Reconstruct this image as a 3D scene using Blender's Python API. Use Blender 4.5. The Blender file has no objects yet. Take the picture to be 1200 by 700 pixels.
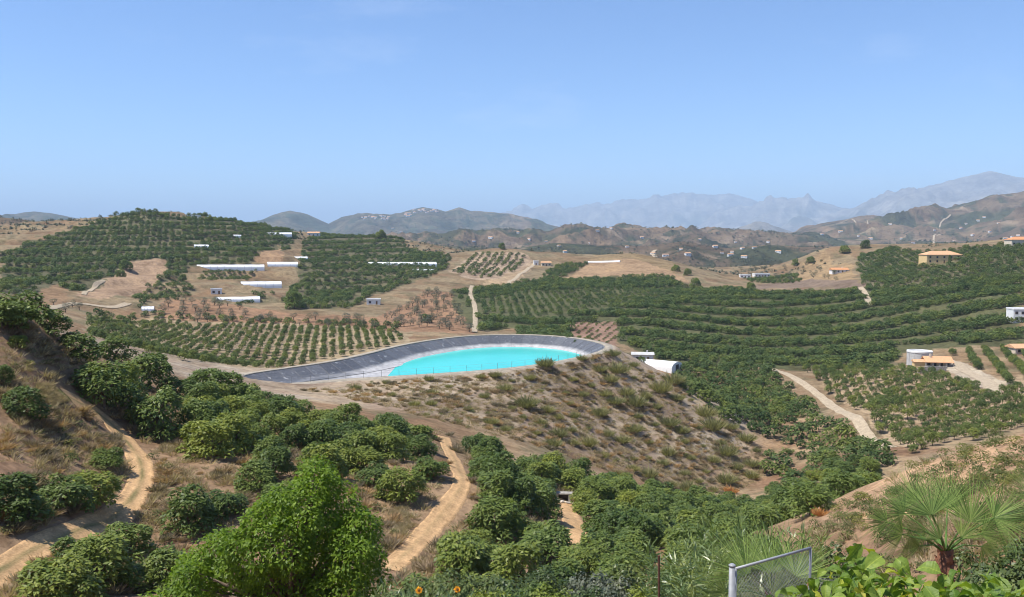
import bpy, bmesh, math, random
import numpy as np
from mathutils import Vector, Matrix
from mathutils.bvhtree import BVHTree

random.seed(11); RNG = np.random.default_rng(11)
scene = bpy.context.scene
COL = scene.collection
R = math.radians

# ------------------------------------------------------------------ camera
F = 1039.0                                   # focal length in pixels of a 1200 px wide picture
PITCH = math.atan(75.0 / F)                  # horizon sits 75 px above the middle
cam_d = bpy.data.cameras.new('camera'); cam = bpy.data.objects.new('camera', cam_d); COL.objects.link(cam)
cam_d.sensor_fit = 'HORIZONTAL'; cam_d.angle = 2 * math.atan(600.0 / F)
cam_d.clip_start = 0.1; cam_d.clip_end = 160000
cam.location = (0, 0, 0); cam.rotation_euler = (math.pi / 2 - PITCH, 0, 0)
scene.camera = cam

# ------------------------------------------------------------------ sky, sun, exposure
SUN_EL, SUN_AZ = R(62), R(-104)               # azimuth from +Y (view direction), negative = to the left
world = bpy.data.worlds.new('World'); scene.world = world; world.use_nodes = True
wn, wl = world.node_tree.nodes, world.node_tree.links
sky = wn.new('ShaderNodeTexSky'); sky.sky_type = 'NISHITA'; sky.sun_disc = False
sky.sun_elevation = SUN_EL; sky.sun_rotation = SUN_AZ
sky.altitude = 200; sky.air_density = 0.8; sky.dust_density = 0.0; sky.ozone_density = 9.0
# thin, scattered wisps of high cloud over the whole sky
_tc = wn.new('ShaderNodeTexCoord'); _mp = wn.new('ShaderNodeMapping'); _mp.inputs['Scale'].default_value = (1.0, 1.0, 3.2); wl.new(_tc.outputs['Generated'], _mp.inputs[0])
_nz = wn.new('ShaderNodeTexNoise'); _nz.inputs['Scale'].default_value = 3.4; _nz.inputs['Detail'].default_value = 9; _nz.inputs['Roughness'].default_value = .6; wl.new(_mp.outputs[0], _nz.inputs['Vector'])
_rp = wn.new('ShaderNodeMapRange'); _rp.inputs[1].default_value = .60; _rp.inputs[2].default_value = .85; _rp.inputs[4].default_value = .22; wl.new(_nz.outputs['Fac'], _rp.inputs[0])
_mx = wn.new('ShaderNodeMix'); _mx.data_type = 'RGBA'; wl.new(_rp.outputs[0], _mx.inputs[0]); wl.new(sky.outputs[0], _mx.inputs[6]); _mx.inputs[7].default_value = (6.2, 6.6, 7.2, 1)
wl.new(_mx.outputs[2], wn['Background'].inputs['Color']); wn['Background'].inputs['Strength'].default_value = 0.128
sl = bpy.data.lights.new('sun', 'SUN'); sun = bpy.data.objects.new('sun', sl); COL.objects.link(sun)
sl.energy = 4.4; sl.angle = R(0.53); sl.color = (1.0, 0.95, 0.87)
SD = Vector((math.sin(SUN_AZ) * math.cos(SUN_EL), math.cos(SUN_AZ) * math.cos(SUN_EL), math.sin(SUN_EL)))
sun.rotation_euler = SD.to_track_quat('Z', 'Y').to_euler()
vs = scene.view_settings; vs.view_transform = 'Standard'; vs.look = 'None'; vs.exposure = 0.6; vs.gamma = 1.0; vs.use_curve_mapping = False
cy = scene.cycles
cy.max_bounces = 6; cy.diffuse_bounces = 2; cy.glossy_bounces = 2; cy.transmission_bounces = 3; cy.transparent_max_bounces = 8; cy.volume_bounces = 1
cy.use_denoising = True; cy.pixel_filter_type = 'BLACKMAN_HARRIS'; cy.filter_width = 1.0

# ------------------------------------------------------------------ helpers
def tag(o, label=None, cat=None, group=None, kind=None):
    if label: o['label'] = label
    if cat: o['category'] = cat
    if group: o['group'] = group
    if kind: o['kind'] = kind
    return o
def mesh_obj(name, me, mats=None, parent=None):
    o = bpy.data.objects.new(name, me); COL.objects.link(o)
    if mats is not None:
        for m in (mats if isinstance(mats, (list, tuple)) else [mats]): me.materials.append(m)
    if parent is not None: o.parent = parent
    return o
def empty(name, loc=(0, 0, 0), rz=0.0):
    o = bpy.data.objects.new(name, None); COL.objects.link(o); o.location = loc; o.rotation_euler = (0, 0, rz)
    o.empty_display_size = 0.3
    return o
def np_mesh(name, verts, faces, smooth=False):
    """verts (n,3); faces (m,k) array of equal-sided faces."""
    me = bpy.data.meshes.new(name); verts = np.asarray(verts, np.float32); faces = np.asarray(faces, np.int32)
    m, k = faces.shape
    me.vertices.add(len(verts)); me.vertices.foreach_set('co', verts.ravel())
    me.loops.add(m * k); me.loops.foreach_set('vertex_index', faces.ravel())
    me.polygons.add(m); me.polygons.foreach_set('loop_start', np.arange(0, m * k, k, dtype=np.int32))
    me.update(calc_edges=True)
    if smooth: me.polygons.foreach_set('use_smooth', np.ones(m, bool))
    me.validate()
    return me
def set_color(me, name, rgb):
    a = me.color_attributes.new(name, 'FLOAT_COLOR', 'POINT')
    c = np.ones((len(me.vertices), 4), np.float32); c[:, :3] = rgb
    a.data.foreach_set('color', c.ravel())
class MB:
    """collects boxes, tubes and sheets into ONE mesh"""
    def __init__(s): s.v, s.f = [], []
    def quad_add(s, vs_, fs): n = len(s.v); s.v += [tuple(p) for p in vs_]; s.f += [tuple(i + n for i in f) for f in fs]; return s
    def box(s, x0, y0, z0, x1, y1, z1):
        return s.quad_add([(x0, y0, z0), (x1, y0, z0), (x1, y1, z0), (x0, y1, z0), (x0, y0, z1), (x1, y0, z1), (x1, y1, z1), (x0, y1, z1)],
                          [(3, 2, 1, 0), (4, 5, 6, 7), (0, 1, 5, 4), (1, 2, 6, 5), (2, 3, 7, 6), (3, 0, 4, 7)])
    def tube(s, pts, rad, n=6, cap=True):
        pts = [Vector(p) for p in pts]; rad = rad if isinstance(rad, (list, tuple)) else [rad] * len(pts)
        rings = []
        for i, p in enumerate(pts):
            d = (pts[min(i + 1, len(pts) - 1)] - pts[max(i - 1, 0)])
            d = d.normalized() if d.length > 1e-9 else Vector((0, 0, 1))
            a = d.orthogonal().normalized() if abs(d.z) > 0.9 else d.cross(Vector((0, 0, 1))).normalized(); b = d.cross(a)
            rings.append([p + (a * math.cos(2 * math.pi * k / n) + b * math.sin(2 * math.pi * k / n)) * rad[i] for k in range(n)])
        vs_ = [q for r in rings for q in r]; fs = []
        for i in range(len(pts) - 1):
            for k in range(n): fs.append((i * n + k, i * n + (k + 1) % n, (i + 1) * n + (k + 1) % n, (i + 1) * n + k))
        if cap: fs += [tuple(range(n))[::-1], tuple((len(pts) - 1) * n + k for k in range(n))]
        return s.quad_add(vs_, fs)
    def mesh(s, name, smooth=False):
        me = bpy.data.meshes.new(name); me.from_pydata(s.v, [], s.f); me.update()
        if smooth: me.polygons.foreach_set('use_smooth', np.ones(len(me.polygons), bool))
        return me
    def build(s, name, mat=None, parent=None, smooth=False): return mesh_obj(name, s.mesh(name, smooth), mat, parent)

def ray(px, py):
    x, y = (px - 600.0) / F, (350.0 - py) / F
    c, s = math.cos(PITCH), math.sin(PITCH)
    return Vector((x, c + y * s, -s + y * c)).normalized()
def project(p):                                # world arrays (n,3) -> px, py (for ordering and labels)
    p = np.atleast_2d(p); c, s = math.cos(PITCH), math.sin(PITCH)
    z = p[:, 1] * c - p[:, 2] * s; y = p[:, 1] * s + p[:, 2] * c
    return 600 + F * p[:, 0] / z, 350 - F * y / z

# ---- vector noise
_P = np.random.default_rng(5).permutation(512); _P = np.concatenate([_P, _P, _P])
_G = np.random.default_rng(6).uniform(0, 2 * np.pi, 512); _GX, _GY = np.cos(_G), np.sin(_G)
def perlin(x, y):
    xi, yi = np.floor(x).astype(np.int64), np.floor(y).astype(np.int64); xf, yf = x - xi, y - yi
    xi &= 511; yi &= 511
    u, v = xf * xf * xf * (xf * (xf * 6 - 15) + 10), yf * yf * yf * (yf * (yf * 6 - 15) + 10)
    def g(i, j, fx, fy): h = _P[_P[(xi + i) & 511] + ((yi + j) & 511)]; return _GX[h] * fx + _GY[h] * fy
    a = g(0, 0, xf, yf) * (1 - u) + g(1, 0, xf - 1, yf) * u
    b = g(0, 1, xf, yf - 1) * (1 - u) + g(1, 1, xf - 1, yf - 1) * u
    return (a * (1 - v) + b * v) * 1.5
def fbm(x, y, wl_, octv=4, ridged=False, gain=0.5):
    s = np.zeros_like(x); a = 1.0; t = 0.0
    for o in range(octv):
        n = perlin(x / wl_ + 17.3 * o, y / wl_ - 9.1 * o)
        s += a * ((1 - 2 * np.abs(n)) if ridged else n); t += a; a *= gain; wl_ *= 0.5
    return s / t
def smooth(a, b, x): t = np.clip((x - a) / (b - a), 0, 1); return t * t * (3 - 2 * t)
def in_poly(x, y, poly):
    x, y = np.asarray(x), np.asarray(y); ins = np.zeros(x.shape, bool); n = len(poly)
    for i in range(n):
        (x0, y0), (x1, y1) = poly[i], poly[(i + 1) % n]
        if y0 == y1: continue
        c = ((y0 > y) != (y1 > y)) & (x < (x1 - x0) * (y - y0) / (y1 - y0) + x0); ins ^= c
    return ins

# ------------------------------------------------------------------ materials
def mat(name, rough=0.8, spec=0.2):
    m = bpy.data.materials.new(name); m.use_nodes = True; b = m.node_tree.nodes['Principled BSDF']
    b.inputs['Roughness'].default_value = rough; b.inputs['Specular IOR Level'].default_value = spec
    return m, m.node_tree.nodes, m.node_tree.links, b
def ramp(n, l, fac, stops):
    r = n.new('ShaderNodeValToRGB'); e = r.color_ramp.elements
    while len(e) < len(stops): e.new(0.5)
    for i, (p, c) in enumerate(stops): e[i].position = p; e[i].color = (*c, 1)
    l.new(fac, r.inputs[0]); return r.outputs[0]
def noise(n, l, scale, detail=5, vec=None, rough=0.55):
    t = n.new('ShaderNodeTexNoise'); t.inputs['Scale'].default_value = scale; t.inputs['Detail'].default_value = detail; t.inputs['Roughness'].default_value = rough
    if vec is not None: l.new(vec, t.inputs['Vector'])
    return t.outputs['Fac']
def coords(n, kind='Object'): return n.new('ShaderNodeTexCoord').outputs[kind]
def mix(n, l, a, b, fac, mode='MIX'):
    x = n.new('ShaderNodeMix'); x.data_type = 'RGBA'; x.blend_type = mode
    for i, v in ((6, a), (7, b), (0, fac)):
        if isinstance(v, (tuple, list)): x.inputs[i].default_value = (*v, 1)
        elif isinstance(v, (int, float)): x.inputs[i].default_value = v
        else: l.new(v, x.inputs[i])
    return x.outputs[2]
def bump(n, l, b, height, strength=0.4, dist=0.1):
    u = n.new('ShaderNodeBump'); u.inputs['Strength'].default_value = strength; u.inputs['Distance'].default_value = dist
    l.new(height, u.inputs['Height']); l.new(u.outputs[0], b.inputs['Normal'])
def simple(name, col, rough=0.8, var=0.25, scale=3.0, spec=0.2, bumps=0.0):
    m, n, l, b = mat(name, rough, spec); t = noise(n, l, scale, 5, coords(n))
    c = tuple(max(0, x * (1 - var)) for x in col); d = tuple(min(1, x * (1 + var)) for x in col)
    l.new(ramp(n, l, t, [(0.3, c), (0.7, d)]), b.inputs['Base Color'])
    if bumps: bump(n, l, b, t, bumps, 0.05)
    return m
def ground_mat(name, near=True):
    m, n, l, b = mat(name, 0.95, 0.05); v = coords(n)
    at = n.new('ShaderNodeAttribute'); at.attribute_name = 'Col'; c = at.outputs['Color']
    s = [(0.9, .55, 4), (0.22, .6, 5), (0.035, .6, 5)] if near else [(0.02, .5, 6), (0.006, .6, 6), (0.0015, .6, 5)]
    for sc, fac, de in s:
        t = noise(n, l, sc, de, v, 0.62)
        c = mix(n, l, c, ramp(n, l, t, [(0.33, (.55, .5, .45)), (0.5, (1, 1, 1)), (0.68, (1.35, 1.32, 1.22))]), fac, 'MULTIPLY')
    l.new(c, b.inputs['Base Color'])
    bump(n, l, b, noise(n, l, 1.4 if near else 0.02, 8, v, 0.7), 0.7 if near else 1.0, 0.35 if near else 60.0)
    return m
M_GROUND, M_HILL = ground_mat('dry_ground'), ground_mat('far_hill_ground', False)

# ------------------------------------------------------------------ terrain
CTRL = [(120,262,1000),(150,252,1000),(185,249,1000),(215,255,1000),(250,259,1000),(300,264,1050),(340,272,1080),
 (150,266,1300),(300,278,1350),(60,274,950),(0,292,850),(-60,292,850),(-60,330,560),
 (20,325,650),(60,325,650),(120,310,740),(200,290,850),(100,345,560),(150,315,730),(150,343,610),(250,300,800),(300,280,950),
 (270,313,760),(330,308,780),(300,334,650),(290,350,600),(280,365,540),
 (400,279,1150),(450,279,1150),(490,288,1120),(420,310,850),(380,340,700),(450,345,680),(350,365,560),(500,340,700),(480,372,540),(540,380,520),(440,295,1000),
 (585,292,1000),(580,322,850),(540,320,850),(640,312,930),(400,292,1400),(585,305,1300),(520,300,1080),
 (150,375,510),(300,383,490),(300,405,420),(200,398,435),(400,400,425),(260,425,375),(110,368,500),(450,392,450),
 (740,297,1000),(700,301,1000),(790,318,900),(700,325,840),(800,331,830),(740,312,1300),(650,320,880),
 (860,330,950),(900,320,1050),(965,293,1100),(1000,312,1000),(930,335,850),(965,308,1350),(870,322,1150),
 (1040,292,950),(1100,292,950),(1150,285,950),(1200,279,950),(1260,276,950),(1100,316,750),(1180,320,700),(1020,345,700),(1150,350,620),(1150,300,1250),(1260,330,650),
 (560,345,700),(650,345,700),(750,345,720),(650,375,560),(560,385,520),(760,390,520),(760,365,600),(850,350,700),(850,380,580),(850,410,500),
 (950,350,700),(950,390,560),(950,420,480),(1050,380,580),(1050,410,500),(1150,390,540),(1260,400,520),
 (950,435,430),(1000,450,385),(1100,430,430),(1180,440,400),(1000,490,305),(1080,500,295),(1150,480,320),(1230,470,330),(1080,530,245),
 (820,425,440),(880,440,410),(830,455,390),(880,480,345),(950,470,365),(980,500,305),(920,520,295),(980,540,250),(920,565,245),
 (900,575,248),(860,602,190),(940,595,200),(955,625,160),(780,590,205),
 (1230,500,88),(1200,508,90),(1150,520,95),(1080,542,100),(1010,577,105),(960,612,110),(1200,548,130),(1100,568,140),(1020,590,150),(1230,530,180),(1150,550,190),
 (1100,620,62),(1200,600,56),(1000,652,68),(1260,590,56),
 (0,350,130),(-50,335,125),(30,372,125),(60,398,125),(100,420,130),(20,440,112),(80,470,113),(150,468,130),(190,452,150),(225,455,155),(130,500,117),(40,520,99),(60,570,88),
 (155,540,105),(170,570,97),(130,610,88),(30,645,77),(0,670,72),(-60,640,75),(200,600,90),(250,540,105),(250,500,125),(300,480,150),(330,520,118),(300,560,100),
 (400,490,150),(400,560,105),(480,520,135),(470,640,82),(540,560,108),(530,590,98),(600,640,92),(600,580,130),(600,540,165),(560,512,185),
 (660,620,105),(700,640,98),(720,592,145),(760,600,145),(760,572,190),(800,640,100),(860,640,112),(340,460,215),(420,476,195),(500,492,190),
 (0,372,200),(50,385,200),(100,400,210),(150,415,210),(200,438,200),(240,430,270),(150,405,300),(50,380,300),(50,362,420),(-60,350,300),(-60,345,420),
 (600,410,400),(500,440,300),(450,425,360),(640,470,240),(700,430,360),(760,440,360),(760,480,290)]
for px in (-80, 0, 200, 400, 600, 800, 1000, 1200, 1290):
    CTRL += [(px, 330, 1700), (px, 872, 4), (px, 862, 10), (px, 800, 20), (px, 790, 30), (px, 745, 50)]
def _polar(px, py): r = ray(px, py); return math.atan2(r.x, r.y), r.z / math.hypot(r.x, r.y)
_c = np.array([(*_polar(px, py), math.log(d)) for px, py, d in CTRL]); _cx = _c[:, [0, 2]]; _ct = _c[:, 1]
def _tps(r2): return 0.5 * r2 * np.log(r2 + 1e-12)
_n = len(_cx); _A = np.zeros((_n + 3, _n + 3))
_A[:_n, :_n] = _tps(((_cx[:, None] - _cx[None]) ** 2).sum(-1)) + np.eye(_n) * 2e-4
_A[:_n, _n] = 1; _A[:_n, _n + 1:] = _cx; _A[_n, :_n] = 1; _A[_n + 1:, :_n] = _cx.T
_W = np.linalg.solve(_A, np.concatenate([_ct, np.zeros(3)]))
def near_z(th, d):
    out = np.empty(th.size); q = np.stack([th.ravel(), np.log(d.ravel())], 1)
    for i in range(0, len(q), 40000):
        b = q[i:i + 40000]; r2 = ((b[:, None] - _cx[None]) ** 2).sum(-1)
        out[i:i + 40000] = _tps(r2) @ _W[:_n] + _W[_n] + b @ _W[_n + 1:]
    return out.reshape(th.shape) * d
def crest_fn(pts, d):
    a = np.array([_polar(px, py) for px, py in pts]); o = np.argsort(a[:, 0])
    return lambda th: np.interp(th, a[o, 0], a[o, 1]) * d
#   distance, depth in front, depth behind, base, roughness (m), gully wavelength, crest points
LAYERS = [
 (1900, 500, 500, -110, 40, 260, [(-120,262),(0,254),(30,257),(60,263),(100,264),(140,262),(180,285),(260,320),(1000,320),(1300,300)]),
 (2300, 700, 700, -120, 85, 340, [(-100,310),(300,300),(420,292),(500,287),(540,289),(600,292),(650,285),(700,288),(760,288),(800,283),(850,291),(900,287),(940,290),(1000,288),(1060,292),(1200,296),(1300,296)]),
 (3900, 1300, 1000, -140, 165, 520, [(-100,290),(200,285),(400,277),(500,275),(560,272),(600,270),(640,273),(680,266),(705,272),(725,266),(760,267),(800,271),(850,271),(900,275),(950,276),(1000,283),(1200,290),(1300,290)]),
 (5900, 2100, 1700, -140, 170, 800, [(-100,290),(700,285),(830,277),(930,274),(950,267),(980,262),(1010,256),(1050,254),(1080,250),(1110,243),(1140,236),(1170,230),(1200,225),(1300,212)]),
 (8300, 2300, 1800, -140, 130, 1000, [(-100,250),(0,253),(20,251),(40,248),(60,250),(80,254),(110,259),(150,266),(230,274),(300,260),(320,252),(340,247),(360,252),(385,263),(400,255),(420,251),(460,252),(480,246),(495,243),(512,245),(522,248),(538,243),(552,248),(575,249),(600,252),(625,258),(645,264),(680,272),(740,285),(800,290),(1300,290)]),
 (11500, 1700, 1700, -140, 140, 1000, [(-100,295),(780,290),(840,274),(870,265),(885,262),(900,263),(930,272),(980,285),(1300,290)]),
 (21500, 5200, 4800, -100, 430, 2800, [(-100,300),(850,290),(930,268),(980,252),(1000,246),(1040,233),(1070,225),(1100,218),(1130,209),(1160,201),(1190,206),(1210,207),(1300,195)]),
 (25000, 4200, 4200, -100, 430, 2500, [(-100,300),(780,285),(840,262),(880,246),(900,238),(920,232),(935,230),(955,234),(975,242),(1010,258),(1080,285),(1300,290)]),
 (30000, 7000, 5500, -100, 500, 3300, [(-100,285),(480,275),(560,257),(600,251),(640,247),(680,245),(720,243),(760,236),(790,229),(820,228),(850,230),(870,234),(890,242),(930,255),(1000,265),(1300,270)]),
]
_crest = [crest_fn(L[6], L[0]) for L in LAYERS]
def far_z(th, d):
    x, y = d * np.sin(th), d * np.cos(th); z = np.full(th.shape, -150.0) + 14 * fbm(x, y, 420, 4)
    for L, cf in zip(LAYERS, _crest):
        d0, wf, wb, base, rough, gl, _ = L
        u = np.where(d < d0, (d0 - d) / wf, (d - d0) / wb)
        m = u < 1.25
        if not m.any(): continue
        prof = np.where(u < 1, (1 - u) ** 1.25, 0); c = cf(th)
        rid = fbm(x + 900 + gl * .35 * fbm(x, y, gl * 2, 2), y + gl * .35 * fbm(x + 50, y, gl * 2, 2), gl, 5, True, 0.52)
        k = np.clip(prof * (1 - prof) * 4, 0, 1) * .9 + (.03 if d0 < 6000 else .07) * (prof > 0.5)
        h = base + (c - base) * prof + (rid - 0.25) * rough * k * np.clip((c - base) / 200, 0.15, 1.25 if d0 < 9500 else 1.9)
        z = np.where(m & (c > base + 5), np.maximum(z, h), z)
    return z

# ---- reservoir outline (plan, metres); rim level
RIM = -40.0
def at_z(px, py, z): r = ray(px, py); k = z / r.z; return (r.x * k, r.y * k)
_rim_px = [(330,450.5),(400,445),(470,441),(540,436.5),(600,431.5),(650,424.5),(690,416),(707,410),(709,406),(698,401.5),(670,396.5),(630,393.5),(590,393),(550,394.5),(510,399),(470,406),(430,416),(390,424.5),(340,432),(295,438.5),(283,442),(290,447.5)]
_rp = np.array([at_z(a, b, RIM) for a, b in _rim_px])
def catmull(P, n, closed=True):
    out = []; N = len(P)
    for i in range(N if closed else N - 1):
        p0, p1, p2, p3 = (P[(i - 1) % N] if closed else P[max(i - 1, 0)]), P[i], P[(i + 1) % N], (P[(i + 2) % N] if closed else P[min(i + 2, N - 1)])
        for k in range(n):
            t = k / n; out.append(0.5 * (2 * p1 + (p2 - p0) * t + (2 * p0 - 5 * p1 + 4 * p2 - p3) * t * t + (3 * p1 - p0 - 3 * p2 + p3) * t ** 3))
    if not closed: out.append(P[-1])
    return np.array(out)
def resample(P, step, closed=True):
    Q = np.vstack([P, P[:1]]) if closed else P
    s = np.concatenate([[0], np.cumsum(np.linalg.norm(np.diff(Q, axis=0), axis=1))]); n = max(2, int(round(s[-1] / step)))
    t = np.linspace(0, s[-1], n + 1)[: (n if closed else n + 1)]
    return np.stack([np.interp(t, s, Q[:, k]) for k in range(P.shape[1])], 1)
RIMP = resample(catmull(_rp, 8), 2.5)
for _ in range(2): RIMP = 0.25 * np.roll(RIMP, 1, 0) + 0.5 * RIMP + 0.25 * np.roll(RIMP, -1, 0)
def rim_sd(x, y):
    p = np.stack([x.ravel(), y.ravel()], 1); best = np.full(len(p), 1e9)
    A, B = RIMP, np.roll(RIMP, -1, 0)
    for a, b in zip(A, B):
        e = b - a; w = p - a; t = np.clip((w @ e) / (e @ e), 0, 1); best = np.minimum(best, ((w - t[:, None] * e) ** 2).sum(1))
    s = np.sqrt(best); return np.where(in_poly(p[:, 0], p[:, 1], [tuple(q) for q in RIMP]), -s, s).reshape(x.shape)

TST = (4.3, 5.0); BAND = 34.0
def band_v(x, y): return (y + .10 * x + 2.5 * np.sin(x / 70.0) + 1.5 * np.sin(x / 23.0)) / BAND
def terrace_frac(x, y, z):
    st = np.where(x > -75, TST[0], TST[1]); q = z / st + .35 * fbm(x, y, 90, 2); return q - np.floor(q)
def terrain_z(th, d):
    x, y = d * np.sin(th), d * np.cos(th)
    w = smooth(1350, 1700, d); z = np.zeros(th.shape)
    n = d < 1750
    if n.any():
        xs, ys, ds = x[n], y[n], d[n]
        # long terraces across the valley orchards: treads and short risers along the slope
        wg = smooth(470, 520, ds) * smooth(860, 800, ds) * smooth(-50, 0, xs); v_ = band_v(xs, ys); b0 = np.floor(v_); t_ = v_ - b0
        yw = ys + wg * BAND * (.25 * t_ + .75 * smooth(.60, .96, t_) - t_); zn = near_z(np.arctan2(xs, yw), np.hypot(xs, yw))
        k = np.clip((ds - 40) / 60, 0, 1); kf = smooth(380, 800, ds)
        zn = zn + k * (0.55 * fbm(xs, ys, 19, 4) + 0.16 * fbm(xs, ys, 3.5, 2)) + kf * (3.2 * fbm(xs, ys, 130, 3, True) + 0.9 * fbm(xs, ys, 40, 3) - 1.0)
        # terraces cut into the orchard slopes
        for lo_, hi_, xa, xb, st in ((560, 1180, -900, -90, TST[1]),):
            wgt = smooth(lo_, lo_ + 60, ds) * smooth(hi_, hi_ - 60, ds) * smooth(xa, xa + 40, xs) * smooth(xb, xb - 40, xs)
            q_ = zn / st + .35 * fbm(xs, ys, 90, 2); fl = np.floor(q_); zn = zn + wgt * (st * (fl + smooth(.62, 1.0, q_ - fl)) - st * q_)
        m = (ds > 150) & (ds < 460) & (np.abs(xs) < 190)
        if m.any():
            sd = rim_sd(xs[m], ys[m]); zb = zn[m]
            zm = RIM - 0.53 * np.maximum(sd - 2.6, 0) + np.clip(sd - 3, 0, 6) / 6 * (0.5 * fbm(xs[m], ys[m], 9, 3) + 0.22 * fbm(xs[m], ys[m], 2.4, 2))
            flat = smooth(7, 2.6, sd)
            q = 1.5; hi = np.maximum(zb, zm) + q * np.maximum(0, 1 - np.abs(zb - zm) / (2 * q)) ** 2 * .5
            zz = hi * (1 - flat) + RIM * flat
            zn[m] = np.where(sd < 0, RIM - np.minimum(-sd * 1.3, 16), zz)
        z[n] = zn
    f = w > 0
    if f.any(): zf = far_z(th[f], d[f]); z[f] = z[f] * (1 - w[f]) + zf * w[f] if n.any() else zf
    return z
TH = np.concatenate([np.linspace(-math.pi, R(-42), 40)[:-1], np.linspace(R(-42), R(-33), 30)[:-1], np.linspace(R(-33), R(33), 740), np.linspace(R(33), R(42), 30)[1:], np.linspace(R(42), math.pi, 40)[1:]])
def sheet(name, d, material, close=False):
    th, dd = np.meshgrid(TH, d); z = terrain_z(th, dd); nr, nc = th.shape
    V = np.stack([dd * np.sin(th), dd * np.cos(th), z], -1).reshape(-1, 3)
    i = (np.arange(nr - 1)[:, None] * nc + np.arange(nc - 1)[None]).ravel()
    Fc = np.stack([i, i + 1, i + nc + 1, i + nc], 1)[:, ::-1]
    me = np_mesh(name, V, Fc, True); o = mesh_obj(name, me, material)
    return o, V, Fc
D1 = np.concatenate([np.geomspace(2.0, 60, 40)[:-1], np.geomspace(60, 1500, 430)])
D2 = np.geomspace(1500, 9500, 230); D3 = np.geomspace(9500, 60000, 170)
ground, GV, GF = sheet('ground', D1, M_GROUND)
hills, HV, HF = sheet('hills', D2, M_HILL)
mountains, MV, MF = sheet('mountains', D3, M_HILL)
for o in (ground, hills, mountains): o['kind'] = 'structure'
BVH = BVHTree.FromPolygons(GV.tolist(), GF.tolist())
def hit(px, py):
    r = BVH.ray_cast(Vector((0, 0, 0)), ray(px, py), 5000)
    return r[0] if r[0] is not None else ray(px, py) * 1500
def ground_z(x, y):
    r = BVH.ray_cast(Vector((x, y, 500)), Vector((0, 0, -1)), 2000)
    return r[0].z if r[0] is not None else -60.0
def plan(poly): return [(h.x, h.y) for h in (hit(*p) for p in poly)]

# ------------------------------------------------------------------ colours of the land (what grows or lies there)
STRAW, OCHRE, RUST, PALE, SCRUB, GREEN = (.36, .255, .14), (.33, .205, .105), (.29, .15, .08), (.46, .36, .23), (.115, .125, .062), (.07, .11, .035)
def blend(c, col, k): return c * (1 - k[:, None]) + np.array(col)[None] * k[:, None]
def paint(c, V, poly, col, amt=1.0, soft=0.6):
    P = plan(poly); d = np.hypot(V[:, 0], V[:, 1]); w = d * 0.012 * soft
    x = V[:, 0] + w * fbm(V[:, 0], V[:, 1], 22, 3); y = V[:, 1] + w * 2.5 * fbm(V[:, 0] + 333, V[:, 1], 22, 3)
    return blend(c, col, in_poly(x, y, P) * amt)
gd = np.hypot(GV[:, 0], GV[:, 1]); gx, gy = GV[:, 0], GV[:, 1]
c = np.tile(np.array(STRAW), (len(GV), 1))
c = blend(c, OCHRE, smooth(-.15, .3, fbm(gx, gy, 45, 4)))
c = blend(c, RUST, .7 * smooth(.08, .35, fbm(gx + 500, gy, 28, 4)))
c = blend(c, SCRUB, .5 * smooth(.1, .35, fbm(gx, gy + 700, 17, 4)))
c = blend(c, SCRUB, .25 * smooth(300, 600, gd))
c = blend(c, (.40, .235, .125), .5 * smooth(190, 130, gd))
FIELDS = [
 ([(0,300),(40,285),(110,262),(215,257),(300,262),(350,276),(340,292),(290,309),(225,312),(205,326),(165,345),(70,342),(0,345)], SCRUB, .75),
 ([(88,346),(120,328),(150,308),(186,303),(201,321),(170,341),(130,350)], (.40, .265, .155), 1),
 ([(45,346),(70,332),(78,350),(70,362),(40,360)], OCHRE, .9),
 ([(295,308),(325,288),(336,300),(330,312)], (.40, .25, .13), 1),
 ([(355,285),(400,276),(460,277),(475,289),(530,300),(525,312),(500,326),(440,346),(410,362),(345,362),(330,350),(350,330)], SCRUB, .7),
 ([(180,384),(190,352),(240,350),(330,366),(440,372),(500,340),(535,345),(556,392),(470,388),(300,380)], (.36, .20, .105), .85),
 ([(525,318),(555,298),(610,297),(625,306),(590,327),(556,329)], (.47, .34, .22), .9),
 ([(565,333),(590,322),(625,309),(612,331)], (.45, .32, .18), 1),
 ([(662,330),(690,309),(740,303),(790,320),(812,332),(740,329)], (.40, .26, .135), 1),
 ([(690,308),(720,294),(760,295),(800,318),(790,320),(740,303)], (.30, .21, .10), .9),
 ([(640,312),(686,309),(662,329),(600,331),(615,320)], (.26, .2, .11), .9),
 ([(530,340),(640,328),(790,325),(800,335),(1010,337),(1200,345),(1200,405),(1060,412),(1040,430),(780,425),(720,400),(600,385),(558,388),(530,360)], (.10, .115, .045), .85),
 ([(650,398),(672,378),(722,377),(725,390),(690,402)], (.33, .2, .13), 1),
 ([(880,334),(930,328),(1005,328),(1010,337),(880,338)], (.24, .17, .12), .9),
 ([(925,328),(940,308),(970,294),(998,310),(1002,328)], (.37, .25, .12), 1),
 ([(1005,310),(1010,295),(1080,297),(1200,285),(1200,350),(1015,350)], SCRUB, .7),
 ([(940,430),(1060,430),(1095,436),(1200,440),(1200,495),(1060,525),(1000,480)], (.46, .33, .19), .9),
 ([(1090,425),(1115,418),(1180,450),(1165,460),(1120,440)], (.55, .45, .31), 1),
 ([(100,370),(180,373),(400,381),(480,392),(480,402),(440,412),(280,432),(215,425),(110,395)], (.42, .32, .18), .9),
 ([(960,610),(1010,575),(1080,540),(1200,508),(1200,600),(1060,610)], (.50, .31, .17), .9),
 ([(43,452),(62,452),(84,468),(60,474),(46,470)], (.10, .17, .03), .9),
]
for poly, col, a in FIELDS: c = paint(c, GV, poly, col, a)
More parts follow.
